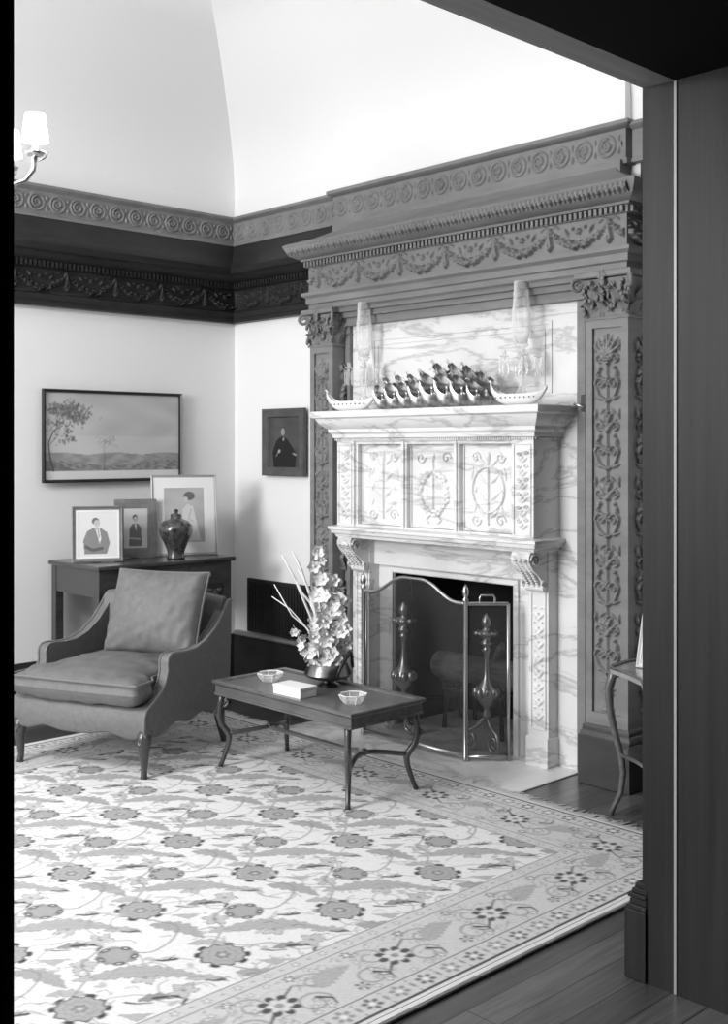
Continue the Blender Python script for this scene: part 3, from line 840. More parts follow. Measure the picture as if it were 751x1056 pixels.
def sleaf(u, v, L, w_, ang, c, edge, serr=9):
    """curved serrated leaf along ang"""
    up, lo = [], []
    for k in range(33):
        t = k / 32; bend = .10 * L * math.sin(PI * t); ww = w_ * math.sin(PI * t ** .75) ** .8 * (1 + .22 * math.cos(t * serr * 2 * PI))
        up.append(rot(t * L, bend + ww, ang, u, v)); lo.append(rot(t * L, bend - ww * .7, ang, u, v))
    cv.poly(up + lo[::-1], c)
    cv.stroke(lo, .0035, edge); cv.stroke(up[::1], .0035, edge, al=.6)
    cv.stroke([rot(t * L, .10 * L * math.sin(PI * t), ang, u, v) for t in np.linspace(0, .9, 9)], .003, edge, al=.7)


def vine(p, c=MID, r=.0055, al=1):
    p = np.array(p, float); n = len(p); t = np.linspace(0, n - 1, n * 6)
    # smooth by Catmull-like interpolation
    q = np.c_[np.interp(t, range(n), p[:, 0]), np.interp(t, range(n), p[:, 1])]
    for _ in range(6): q[1:-1] = (q[:-2] + 2 * q[1:-1] + q[2:]) / 4
    cv.stroke(q, r, c, al=al)


PX, PY = .425, .45
for i in range(-8, 5):
    for j in range(-8, 4):
        sx, sy = 3.11 + i * PX, -1.50 + j * PY          # star centre (world)
        if not (RX0 + .33 < sx < 3.30 and RY0 - .1 < sy < RY1 - .2): continue
        u, v = W2(sx, sy); fl = 1 if (i + j) % 2 == 0 else -1
        # large leaves lying diagonally between medallions
        lu, lv = W2(sx - .135, sy - .345)
        sleaf(lu, lv, .31, .042, D45 * 1.05, LT, MID - .04, 9)
        lu, lv = W2(sx + .11, sy - .035)
        sleaf(lu, lv, .20, .038, .32, LT - .04, MID, 6)
        vine([W2(sx + .08, sy - .02), W2(sx + .18, sy + .03), W2(sx + .25, sy - .05), W2(sx + .28, sy - .14), W2(sx + .22, sy - .19)])
        vine([W2(sx - .08, sy + .03), W2(sx - .15, sy + .12), W2(sx - .22, sy + .12), W2(sx - .26, sy + .2)])
        vine([W2(sx, sy + .08), W2(sx + .04, sy + .16), W2(sx + .12, sy + .17), W2(sx + .17, sy + .26)], .5)
        vine([W2(sx - .03, sy - .08), W2(sx - .10, sy - .12), W2(sx - .10, sy - .2)], .5)
        petalstar(u, v, .082, DK + .13, 10, .80, .3); petalstar(u, v, .070, LT - .03, 10, .84, .3)
        for k in range(10):
            if k in (0, 1, 3, 5, 6, 8):
                a_ = .3 + 2 * PI * k / 10; cv.ell(u + .076 * math.cos(a_), v + .070 * math.sin(a_), .021, .011, DK, a_ + PI / 2)
        petalstar(u, v, .050, MID + .06, 10, .8, .3); petalstar(u, v, .042, LT - .02, 10, .8, .3); petalstar(u, v, .026, MID - .04, 6, .7); cv.ell(u, v, .012, .012, LT + .1)
        for (dx, dy, q) in ((.215, .13, .0), (-.03, .215, 1.), (.10, -.20, 2.)):
            uu, vv = W2(sx + dx, sy + dy); petalstar(uu, vv, .050, MID + .04, 5, .55, q); petalstar(uu, vv, .044, LT + .10, 5, .55, q); cv.ell(uu, vv, .012, .009, MID)
        for (dx, dy, q) in ((.30, -.03, .8), (-.15, .06, .9), (.05, .29, .7)):
            uu, vv = W2(sx + dx, sy + dy); sleaf(uu, vv, .12, .022, q, LT + .04, MID, 4)
        # rosette
        ru, rv = W2(sx - .20, sy + .23)
        petalstar(ru, rv, .066, MID + .03, 8, .85, .4); petalstar(ru, rv, .05, LT - .05, 8, .8)
        for k in range(5):
            a_ = D45 + k * 2 * PI / 5; cx_, cy_ = ru + .052 * math.cos(a_), rv + .048 * math.sin(a_)
            cv.ell(cx_, cy_, .021, .014, DK + .06, a_ + PI / 2); cv.ell(cx_, cy_, .010, .006, G0 - .05, a_ + PI / 2)
        # small dark birds / sprigs
        for (dx, dy, q, s_) in ((-.08, -.13, .85, 1.15), (.115, -.10, .75, .9), (-.09, .18, .8, .9), (.27, .10, .6, .8), (.20, -.20, .9, .8)):
            bu, bv = W2(sx + dx, sy + dy)
            cv.stroke([rot(-.035 * s_, 0, q, bu, bv), rot(-.01 * s_, -.006, q, bu, bv), rot(.02 * s_, .004, q, bu, bv)], .006 * s_, DK + .02, .008 * s_)
            cv.stroke([rot(.0, 0, q, bu, bv), rot(.014 * s_, .022 * s_, q, bu, bv)], .006 * s_, DK + .03, .004); cv.stroke([rot(-.012, 0, q, bu, bv), rot(-.004, .02 * s_, q, bu, bv)], .005 * s_, DK + .05, .003)
        # hook-leaf cluster with dark curl
        hu, hv = W2(sx + .065, sy + .13)
        sleaf(hu, hv, .11, .022, D45 + .2, MID + .02, DK + .12, 4)
        cv.stroke([rot(.04, .015, D45, hu, hv), rot(.09, .03, D45, hu, hv), rot(.125, .015, D45, hu, hv), rot(.12, -.012, D45, hu, hv)], .009, DK + .02, .007)
        cv.stroke([rot(-.03, -.01, D45, hu, hv), rot(0, -.016, D45, hu, hv), rot(.04, -.01, D45, hu, hv)], .007, DK + .05, .005)
        for k in range(15):
            x0_, y0_ = sx + rr_.uniform(-.2, .2), sy + rr_.uniform(-.22, .22); a0_ = rr_.uniform(0, 6.3)
            vine([W2(x0_ + .035 * q * math.cos(a0_ + .5 * q), y0_ + .035 * q * math.sin(a0_ + .5 * q)) for q in range(4)], LT - .08, .0048, .9)
        for k in range(16):
            fu, fv = W2(sx + rr_.uniform(-.21, .21), sy + rr_.uniform(-.22, .22)); cv.stroke([rot(-.02, 0, D45, fu, fv), rot(0, .012, D45, fu, fv), rot(.022, -.004, D45, fu, fv)], .005, rr_.choice((MID, LT, LT, DK + .08)), .0035, al=.9)
        for k in range(9):
            fu, fv = W2(sx + rr_.uniform(-.21, .21), sy + rr_.uniform(-.22, .22)); cv.ell(fu, fv, .011, .0055, MID, rr_.uniform(0, 3))
            fu, fv = W2(sx + rr_.uniform(-.2, .25), sy + rr_.uniform(-.22, .22)); cv.ell(fu, fv, .02, .012, LT + .04, rr_.uniform(0, 3), al=.8)
        tu, tv = W2(sx + .12, sy + .08); cv.poly([(tu - .03, tv - .03), (tu + .04, tv - .01), (tu + .03, tv + .045)], LT + .02)
# border: inner guard of flowers, main band, outer guard
BW = .40
Wc, Hc = cv.W, cv.H


def band_mask(d0, d1):
    d = np.minimum(np.minimum(cv.U, Wc - cv.U), np.minimum(cv.V + 9, Hc - cv.V) if False else np.minimum(cv.V, Hc - cv.V))
    return (d >= d0) & (d < d1)


dist = np.minimum(np.minimum(cv.U, Wc - cv.U), np.minimum(cv.V, Hc - cv.V))
cv.a[dist < BW] = .62
cv.a[(dist < .40) & (dist > .393)] = MID
cv.a[(dist < .345) & (dist > .34)] = MID
cv.a[(dist < .105) & (dist > .100)] = .2
cv.a[(dist < .10)] = .62
cv.a[(dist < .022) & (dist > .014)] = .10
cv.a[dist < .014] = .72
# sides: (start, direction, length, inward)
def side(fn):
    for (o_, d_, n_, L_) in (((Wc, 0), (0, 1), (-1, 0), Hc), ((0, Hc), (1, 0), (0, -1), Wc), ((0, 0), (0, 1), (1, 0), Hc)):
        fn(lambda s, q: (o_[0] + d_[0] * s + n_[0] * q, o_[1] + d_[1] * s + n_[1] * q), L_, math.atan2(d_[1], d_[0]))


def draw_border(P, L_, ang):
    k = 0; s = .06
    while s < L_ - .03:
        flower(*P(s, .062), .034, MID + .03 if k % 2 else DK + .12, G0, 6); cv.ell(*P(s + .05, .062), .008, .02, MID, ang)
        cv.ell(*P(s + .05, .03), .008, .006, MID); cv.ell(*P(s + .05, .09), .008, .006, MID)
        flower(*P(s, .370), .018, MID, G0, 5); cv.ell(*P(s + .05, .37), .01, .006, MID, ang)
        s += .1; k += 1
    s = .22; k = 0
    while s < L_ - .15:
        sg = 1 if k % 2 else -1
        # S scroll pair
        def sp(cs, cq, R, fl, t0):
            pts = [P(cs + R * (1 - .7 * t) * math.cos(t0 + fl * t * 7.5), cq + R * (1 - .7 * t) * math.sin(t0 + fl * t * 7.5)) for t in np.linspace(0, 1, 30)]
            cv.stroke(pts, .007, LT - .06, .006); cv.stroke(pts[14:], .004, MID, .003, al=.8)
        sp(s + .08, .17, .055, 1, 0); sp(s - .06, .26, .05, -1, 2)
        cv.stroke([P(s + .10, .19), P(s + .13, .16), P(s + .12, .13)], .008, DK, .005)
        if k % 2 == 0:
            u, v = P(s, .22)
            for q in range(8):
                a_ = 2 * PI * q / 8; cv.ell(u + .042 * math.cos(a_), v + .042 * math.sin(a_), .019, .015, DK + .03, a_)
            flower(u, v, .04, G0 - .1, MID, 6)
            cv.stroke([P(s + .04, .25), P(s + .09, .28), P(s + .14, .24), P(s + .17, .26)], .006, DK + .05, .004); cv.stroke([P(s - .04, .19), P(s - .09, .15), P(s - .12, .17)], .007, DK + .03, .004)
        else:
            u, v = P(s, .24); sleaf(*P(s - .07, .22), .15, .04, ang + .3, LT, MID, 7); flower(*P(s + .02, .15), .026, DK + .08, LT, 5)
        flower(*P(s + .11, .31), .02, MID, G0, 5); flower(*P(s - .1, .315), .022, DK + .12, G0, 6); flower(*P(s - .02, .315), .015, MID, G0, 5)
        flower(*P(s + .05, .125), .017, MID, G0, 5); flower(*P(s - .11, .13), .018, DK + .15, G0, 5)
        cv.stroke([P(s - .12, .24), P(s - .09, .29), P(s - .03, .28), P(s + .03, .3), P(s + .08, .27)], .0035, MID, al=.8)
        for q in range(26):
            a_, b_ = rr_.uniform(-.12, .12), rr_.uniform(.12, .33)
            if abs(a_) < .06 and abs(b_ - .22) < .06: continue
            if q % 3 == 0: flower(*P(s + a_, b_), .016, MID - .04, G0, 5)
            elif q % 3 == 1: cv.stroke([P(s + a_, b_), P(s + a_ + .02, b_ + .012), P(s + a_ + .04, b_)], .005, MID, .003, al=.9)
            else: cv.ell(*P(s + a_, b_), .016, .007, LT, rr_.uniform(0, 3))
        for q in range(4): cv.ell(*P(s + rr_.uniform(-.12, .12), rr_.uniform(.12, .33)), .012, .007, LT - .05, rr_.uniform(0, 3), al=.8)
        s += .21; k += 1


side(draw_border)
cv.a *= (1 + .04 * rng.randn(*cv.a.shape)); cv.a = np.clip(cv.a, .03, .9)
rug = thing('area_rug', 'large pale oriental rug with floral medallions covering the floor', 'rug', (RX1 - 1.6, RY1 - 1.6, 0))
ro = (-(RX1 - 1.6), -(RY1 - 1.6), 0)
g = cv.mesh((RX0, RY0, .014), (1, 0, 0), (0, 1, 0)); g.build('pile', M_rug, rug, loc=ro)
g = MB().box((RX0, RY0, 0), (RX1, RY1, .0135)); g.box((RX1, RY0, 0), (RX1 + .026, RY1, .015), bev=.005); g.box((RX0 - .026, RY0, 0), (RX0, RY1, .015), bev=.005)
g.build('binding', M_rugedge, rug, loc=ro, ang=40)
g = MB(); r_ = random.Random(2); x = RX0
while x < RX1 + .01:
    L = .07 + r_.uniform(-.015, .03); dx = r_.uniform(-.02, .02)
    g.tube([(x, RY1 - .002, .010), (x + dx * .4, RY1 + L * .5, .006 + r_.uniform(0, .006)), (x + dx, RY1 + L, .003)], [.0045, .004, .0022], 5)
    x += .0075
g.box((RX0, RY1 - .001, 0), (RX1, RY1 + .022, .011))
tag(g.build('fringe', M_rugedge, rug, loc=ro), kind='stuff')


# ------------------------------------------------------------------ soft cushion helper
def cushion(W, D, H, n=44, puff=.25, seed=0, wr=.004, sq=5):
    r_ = np.random.RandomState(seed); ph = r_.uniform(0, 6, 12); fr_ = r_.uniform(8, 30, 12)
    U, V = np.meshgrid(np.linspace(-1, 1, n), np.linspace(-1, 1, n))
    ed = np.clip((1 - np.abs(U) ** sq) * (1 - np.abs(V) ** sq), 0, 1) ** .32
    crown = (1 - U ** 2) * (1 - V ** 2)
    # pull the outline in a little between corners
    X = U * W / 2 * (1 - .035 * (1 - V ** 2) ** 1.0 * 1); Y = V * D / 2 * (1 - .035 * (1 - U ** 2))
    wk = sum(np.sin(U * f * math.cos(p) + V * f * math.sin(p) + p * 3) for f, p in zip(fr_, ph)) / 12
    edgew = 1 - crown
    Z = H / 2 * (ed * (1 - puff) + crown * puff) + wk * wr * (.4 + edgew * 1.2) * (ed > .05)
    g = MB(); g.relief(Z, (0, 0, 0), (0, 0, 0), (0, 0, 0), (0, 0, 1), 1, 1); g.v[-1][:, 0] = X.ravel(); g.v[-1][:, 1] = Y.ravel()
    g.relief(-Z * .85, (0, 0, 0), (0, 0, 0), (0, 0, 0), (0, 0, 1), 1, 1); g.v[-1][:, 0] = X.ravel(); g.v[-1][:, 1] = Y.ravel()
    out = []
    for k in range(n): out.append((X[0, k], Y[0, k], 0))
    for k in range(n): out.append((X[k, -1], Y[k, -1], 0))
    for k in range(n)[::-1]: out.append((X[-1, k], Y[-1, k], 0))
    for k in range(n)[::-1]: out.append((X[k, 0], Y[k, 0], 0))
    return g, out


# ------------------------------------------------------------------ armchair
CHR = thing('armchair', 'grey upholstered armchair with loose cushions on short cabriole legs', 'armchair', (1.045, -1.43, .014), .40)
def scal(t): return .012 * math.sin(t * PI * 2) ** 2 + .012 * math.sin(PI * t)
hx = .365
side_pts = [(-.375, .175)] + [(-.375, .20), (-.378, .27), (-.365, .295), (-.315, .32), (-.255, .35), (-.215, .39), (-.195, .44), (-.198, .475), (-.192, .498), (-.172, .512), (-.14, .514), (-.06, .505), (.03, .505), (.12, .528), (.21, .575), (.28, .635), (.32, .68), (.345, .695), (.362, .685), (.358, .50), (.345, .30), (.335, .18)]
bot = [(.335 - .71 * t, .165 + .028 * math.sin(t * PI) + .012 * math.cos(t * 6 * PI)) for t in np.linspace(.06, .94, 20)]
for s_ in (-1, 1):
    g = MB(); a0, a1 = (hx - .055, hx) if s_ > 0 else (-hx, -hx + .055)
    g.prism(side_pts + bot, 'x', a0, a1)
    o = g.build('side_panel', M_fabric, CHR); b = o.modifiers.new('b', 'BEVEL'); b.width = .018; b.segments = 4; b.limit_method = 'ANGLE'; b.angle_limit = math.radians(50); o.data.polygons.foreach_set('use_smooth', [True] * len(o.data.polygons))
    MB().tube([(s_ * hx - s_ * .006, y, z) for y, z in side_pts[1:-3]], .0065, 8).build('welt', M_welt, o, smooth=True)
    MB().tube([(s_ * (hx - .050), y, z) for y, z in side_pts[4:-5]], .005, 8).build('welt', M_welt, o, smooth=True)
# front skirt, slightly bowed, with scalloped lower edge
g = MB(); n = 36; V = []
for k in range(n + 1):
    t = k / n; x = -hx + .01 + (2 * hx - .02) * t; yb = -.372 - .028 * math.sin(PI * t); zb = .165 + .030 * math.sin(PI * t) - .022 * (math.exp(-((t - .5) / .1) ** 2)) + .006 * math.cos(t * 8 * PI)
    for (dy, z) in ((.04, zb), (.006, zb), (0, zb + .01), (-.004, .24), (.0, .29), (.01, .305), (.05, .31)): V.append((x, yb + dy, z))
g.add(V, [(k * 7 + j, (k + 1) * 7 + j, (k + 1) * 7 + j + 1, k * 7 + j + 1) for k in range(n) for j in range(6)])
g.box((-hx + .07, -.36, .20), (hx - .07, .33, .31))
g.build('front_skirt', M_fabric, CHR, ang=60)
# back
prof = [(.24, .30), (.265, .50), (.295, .68), (.305, .70), (.33, .71), (.352, .695), (.345, .50), (.33, .20), (.25, .20)]
g = MB(); V = []; n = 20
for k in range(n + 1):
    t = k / n; x = -hx + .02 + (2 * hx - .04) * t; cv_ = .03 * math.sin(PI * t)
    for (y, z) in prof: V.append((x, y + cv_ * .4, z + (cv_ if z > .6 else 0)))
m_ = len(prof)
g.add(V, [(k * m_ + j, (k + 1) * m_ + j, (k + 1) * m_ + (j + 1) % m_, k * m_ + (j + 1) % m_) for k in range(n) for j in range(m_)] + [tuple(range(m_)), tuple(n * m_ + j for j in range(m_))])
g.build('backrest', M_fabric, CHR, ang=50)
g, out = cushion(.60, .63, .215, puff=.40, seed=3, wr=.012, sq=9)
o = g.build('seat_cushion', M_fabric, CHR, smooth=True, loc=(0, -.105, .368)); o.scale = (1, 1, 1)
# T-front: extend beyond the arms at the front edge
for vv in o.data.vertices:
    if vv.co.y < -.12: vv.co.x *= 1 + .16 * min(1, (-.12 - vv.co.y) / .06)
    vv.co.y -= .02 * (1 - (vv.co.x / .33) ** 2) * (1 if vv.co.y < -.2 else 0)
MB().tube([(x * (1 + (.16 * min(1, max(0, (-.12 - y) / .06)) if y < -.12 else 0)), y - (.02 * (1 - min(1, (x / .33) ** 2)) if y < -.2 else 0), .045) for x, y, z in out], .0055, 6).build('piping', M_welt, o, smooth=True)
g, out = cushion(.50, .41, .21, puff=.55, seed=8, wr=.010, sq=7)
o = g.build('back_pillow', M_fabric, CHR, smooth=True, loc=(.085, .125, .645)); o.rotation_euler = (math.radians(70), 0, math.radians(2))
MB().tube(out, .0055, 6).build('piping', M_welt, o, smooth=True)
for s_ in (-1, 1):
    x = s_ * .335
    p = [(x, -.345, .205), (x + s_ * .002, -.350, .17), (x + s_ * .004, -.352, .13), (x + s_ * .002, -.348, .08), (x, -.346, .04), (x + s_ * .002, -.35, .012), (x + s_ * .002, -.352, 0)]
    g = MB().tube(p, [.034, .034, .027, .019, .014, .015, .017], 12); g.tube([(x - .018, -.372, .175), (x, -.382, .15), (x + .018, -.372, .175)], .006, 6)
    g.build('front_leg', M_legwood, CHR, smooth=True)
    p = [(x * .98, .29, .20), (x * .98, .30, .14), (x * .98, .315, .08), (x * .98, .335, .03), (x * .98, .35, .008), (x * .98, .355, 0)]
    MB().tube(p, [.032, .027, .02, .017, .020, .017], 12).build('rear_leg', M_legwood, CHR, smooth=True)

# ------------------------------------------------------------------ coffee table
TB = thing('coffee_table', 'rectangular wooden coffee table with scrolled sabre legs on the rug', 'coffee table', (1.988, -1.07, .014))
tw, td, tz = .462, .215, .388
g = MB().box((-tw + .03, -td + .03, tz - .018), (tw - .03, td - .03, tz - .008))
g.sweep([(-tw, -td), (-tw, td), (tw, td), (tw, -td)], [(0, tz - .012), (0.0, tz - .004), (-.006, tz)][::1] + [(.028, tz), (.032, tz - .009)], closed=True)
# mitred raised rim: outer overhang
g = MB(); rim = [(0.036, tz - .010), (.030, tz - .001), (.004, tz), (0, tz - .004), (0, tz - .014), (.008, tz - .018), (.012, tz - .024)]
g.sweep([(-tw, -td), (-tw, td), (tw, td), (tw, -td)], rim, closed=True)
g.box((-tw + .034, -td + .034, tz - .02), (tw - .034, td - .034, tz - .009))
g.build('tabletop', M_table, TB, ang=40)
g = MB().sweep([(-tw, -td), (-tw, td), (tw, td), (tw, -td)], [(.012, tz - .02), (.012, tz - .055), (.008, tz - .058), (.008, tz - .066), (.03, tz - .066), (.03, tz - .02)], closed=True)
g.build('apron', M_table, TB, ang=40)
jn = {}
for sx in (-1, 1):
    for sy in (-1, 1):
        d = Vector((sx, sy, 0)).normalized(); c0 = Vector((sx * (tw - .075), sy * (td - .055), 0))
        P = lambda o, z: tuple(c0 + d * o + Vector((0, 0, z)))
        pts = [P(.045, .322), P(.050, .29), P(.056, .26), P(.056, .225), P(.045, .19), P(.020, .158), P(.010, .135), P(.015, .10), P(.028, .06), P(.043, .02), P(.052, .0)]
        g = MB().tube(pts, [.016, .014, .013, .014, .015, .015, .014, .012, .011, .010, .012], 8)
        th = np.linspace(0, 1, 22)
        g.tube([P(.035 - .02 * (1 - .8 * q) * math.cos(q * 3 * PI) - .01, .288 + .026 * (1 - .8 * q) * math.sin(q * 3 * PI + .6)) for q in th], .0065, 6)
        g.tube([P(.054, .235), P(.072, .232), P(.078, .245), P(.07, .255)], [.007, .006, .005, .003], 6)
        g.build('leg', M_legwood, TB, smooth=True); jn[sx, sy] = Vector(P(.014, .15))
for sx in (-1, 1):
    a_, b_ = jn[sx, -1], jn[sx, 1]; m_ = Vector((a_.x - sx * .085, 0, .155)); pts = []
    for k in range(17):
        t = k / 16; e = math.sin(PI * t) ** 1.3; pts.append(((a_.x * (1 - t) + b_.x * t) * (1 - e) + m_.x * e, a_.y * (1 - t) + b_.y * t, .15 + .018 * e))
    MB().tube(pts, .0105, 8).build('end_stretcher', M_legwood, TB, smooth=True)
    MB().ball((m_.x, 0, .172), .016, 10).build('finial', M_legwood, TB, smooth=True)
MB().box((-jn[1, 1].x + .09, -.011, .156), (jn[1, 1].x - .09, .011, .172), bev=.003).build('long_stretcher', M_table, TB)
TZ = .014 + tz - .009


def ashtray(x, y, label):
    t = thing('glass_ashtray', label, 'ashtray', (x, y, TZ + .0005), .3, 'cut glass ashtrays on the coffee table')
    n = 8; prof = [(.034, 0), (.050, .018), (.060, .036), (.054, .036), (.038, .014), (.001, .010)]
    g = MB().lathe(prof, seg=n); g.build('bowl', M_glass, t)
    g = MB()
    for k in range(n):
        a_ = 2 * PI * (k + .0) / n; g.tube([(.034 * math.cos(a_), .034 * math.sin(a_), .001), (.050 * math.cos(a_), .050 * math.sin(a_), .018), (.060 * math.cos(a_), .060 * math.sin(a_), .037)], .0022, 4)
        a2 = 2 * PI * (k + 1) / n; g.tube([(.060 * math.cos(a_), .060 * math.sin(a_), .037), (.06 * math.cos(a2), .06 * math.sin(a2), .037)], .0022, 4)
    g.build('cut_rim', mat('bright_glass', .9, .1, spec=.8) if 'bright_glass' not in bpy.data.materials else bpy.data.materials['bright_glass'], t)


ashtray(1.70, -1.085, 'clear cut glass ashtray at the table end nearest the armchair')
ashtray(2.285, -1.12, 'clear cut glass ashtray in front of the flower bowl')
bx = thing('cigarette_box', 'small white lidded box lying flat on the coffee table', 'box', (2.0, -1.195, TZ + .0005), math.radians(4))
MB().box((-.082, -.048, 0), (.082, .048, .032), bev=.002).build('body', M_paper, bx); MB().box((-.084, -.050, .033), (.084, .050, .046), bev=.002).build('lid', M_paper, bx)

# ------------------------------------------------------------------ flower arrangement
FA = thing('flower_arrangement', 'tall pale flower arrangement with reeds in a pewter bowl', 'flower arrangement', (1.956, -.965, TZ + .0005))
MB().lathe([(.001, 0), (.045, 0), (.048, .008), (.028, .016), (.026, .022), (.06, .032), (.098, .046), (.106, .056), (.098, .075), (.088, .098), (.084, .102), (.080, .098), (.086, .07), (.001, .05)], seg=36).build('bowl', M_bowl, FA, ang=60)
R2 = Vector((.6902, .7236, 0)); F2 = Vector((-.7236, .6902, 0))
def fp(u, z, d=0): return R2 * u + F2 * d + Vector((0, 0, z))
MB().tube([fp(.045, .06, -.10), fp(.055, .09, -.105), fp(.075, .125, -.08), fp(.095, .15, -.02), fp(.105, .13, .05), fp(.11, .07, .06)], [.006, .007, .008, .010, .008, .006], 8).build('handle', M_iron, FA, smooth=True)
bl = MB()  # a blossom: six cupped petals round a small throat
for k in range(6):
    a_ = 2 * PI * k / 6; ca, sa = math.cos(a_), math.sin(a_); V = []
    for i in range(5):
        t = i / 4; wdt = .0085 * math.sin(PI * (.15 + .8 * t)); r0 = .003 + .019 * t; z = .012 * t ** 1.6 * (1 if k % 2 else .5)
        for s_ in (-1, 0, 1): V.append((r0 * ca - s_ * wdt * sa, r0 * sa + s_ * wdt * ca, z + .003 * abs(s_)))
    bl.add(V, [(i * 3 + j, i * 3 + j + 1, (i + 1) * 3 + j + 1, (i + 1) * 3 + j) for i in range(4) for j in range(2)])
bl.ball((0, 0, .003), .0045, 8, (1, 1, 1.8))
proto = bl.build('blossom', M_petal, FA, smooth=True)
rb = random.Random(21); spots = []
def put(u, z, d=None): spots.append((u, z, rb.uniform(-.05, .05) if d is None else d))
spk = [((-.02, .09), (-.045, .60), 30, .045), ((.03, .09), (.055, .42), 28, .048), ((.0, .09), (.015, .50), 16, .04), ((.0, .07), (-.005, .28), 14, .055), ((-.06, .10), (-.155, .26), 9, .012)]
for (p0, p1, n, wd) in spk:
    for k in range(n):
        t = (k + rb.random()) / n; ww = wd * (1.1 - .6 * t) * rb.uniform(-1, 1) if wd > .02 else wd * rb.uniform(-1, 1)
        put(p0[0] + (p1[0] - p0[0]) * t + ww, p0[1] + (p1[1] - p0[1]) * t)
for i, (u, z, d) in enumerate(spots):
    o = proto if i == 0 else proto.copy()
    if i: COL.objects.link(o); o.parent = FA
    o.location = fp(u, z, d); s_ = rb.uniform(1.15, 1.55) * (1.2 if z < .45 else 1) * (.62 if u < -.1 else 1); o.scale = (s_, s_, s_)
    n_ = (-F2 + Vector((rb.uniform(-.9, .9), rb.uniform(-.9, .9), rb.uniform(-.5, .7)))).normalized(); o.rotation_euler = n_.to_track_quat('Z', 'Y').to_euler()
for (p0, p1, n, wd) in spk:
    MB().tube([fp(p0[0] * .5, .05), fp(p0[0], p0[1] + .02), fp((p0[0] + p1[0]) / 2, (p0[1] + p1[1]) / 2), fp(p1[0], p1[1] + .01)], [.004, .004, .003, .002], 6).build('flower_stem', M_stem, FA, smooth=True)
for (pts) in ([(-.06, .20), (-.10, .26), (-.16, .31), (-.24, .47 - .02)], [(-.05, .24), (-.10, .36), (-.15, .48), (-.205, .58)], [(-.05, .28), (-.08, .40), (-.12, .52), (-.16, .60)], [(-.05, .30), (-.07, .38), (-.10, .46), (-.135, .52)], [(-.045, .14), (-.09, .25), (-.17, .34), (-.25, .395)], [(-.05, .30), (-.08, .37), (-.115, .41), (-.16, .50)]):
    p = [(0, .06), (pts[0][0] * .6, pts[0][1] * .6)] + pts; MB().tube([fp(a_, b_, .01) for a_, b_ in p], [.003, .004, .006, .0068, .006, .0045], 6, flat=.5).build('reed_leaf', M_reed, FA, smooth=True)

# ------------------------------------------------------------------ console table
CT = thing('console_table', 'dark mahogany console table with carved brackets in the corner behind armchair', 'console table', (.29, -.855, 0))
cx0, cx1, cy0, cy1, cz = -.26, .268, -.44, .44, .837
MB().box((cx0, cy0, cz - .024), (cx1, cy1, cz), bev=.006).build('tabletop', M_console, CT)
g = MB().box((cx0 + .01, cy0 + .02, cz - .165), (cx1 - .025, cy1 - .02, cz - .024)); g.build('apron', M_console, CT)
for k, (y0, y1) in enumerate(((-.39, -.14), (-.125, .125), (.14, .39))):
    g = MB().box((cx1 - .026, y0, cz - .15), (cx1 - .019, y1, cz - .04), bev=.002); dr = g.build('drawer', M_console, CT); MB().ball((cx1 - .010, (y0 + y1) / 2, cz - .095), .010, 10).build('knob', M_brass, dr, smooth=True)
for (x, y) in ((cx0 + .03, cy0 + .04), (cx1 - .045, cy0 + .04), (cx0 + .03, cy1 - .04), (cx1 - .045, cy1 - .04)):
    MB().box((x - .023, y - .023, 0), (x + .023, y + .023, cz - .024), bev=.003).build('leg', M_console, CT)
for s_ in (-1, 1):
    c = Cell(.12, .12, .004)
    yb = s_ * (cy1 - .06); zt = cz - .165; g = MB()
    out = [(yb, zt), (yb - s_ * .15, zt), (yb - s_ * .14, zt - .018), (yb - s_ * .115, zt - .022), (yb - s_ * .105, zt - .04), (yb - s_ * .075, zt - .045), (yb - s_ * .06, zt - .068), (yb - s_ * .035, zt - .078), (yb - s_ * .028, zt - .105), (yb - s_ * .008, zt - .135), (yb, zt - .14)]
    g.prism(out, 'x', cx1 - .05, cx1 - .032)
    for (q, w_) in ((.03, .03), (.065, .055), (.10, .028)): g.ball((cx1 - .030, yb - s_ * q, zt - w_ * .7), .016, 8, (.5, 1, 1))
    t_ = np.linspace(0, 1, 20); g.tube([(cx1 - .03, yb - s_ * (.05 + .02 * (1 - q) * math.cos(q * 9)), zt - .035 + .02 * (1 - q) * math.sin(q * 9)) for q in t_], .004, 5)
    g.build('carved_bracket', M_console, CT, ang=40)
CTZ = cz


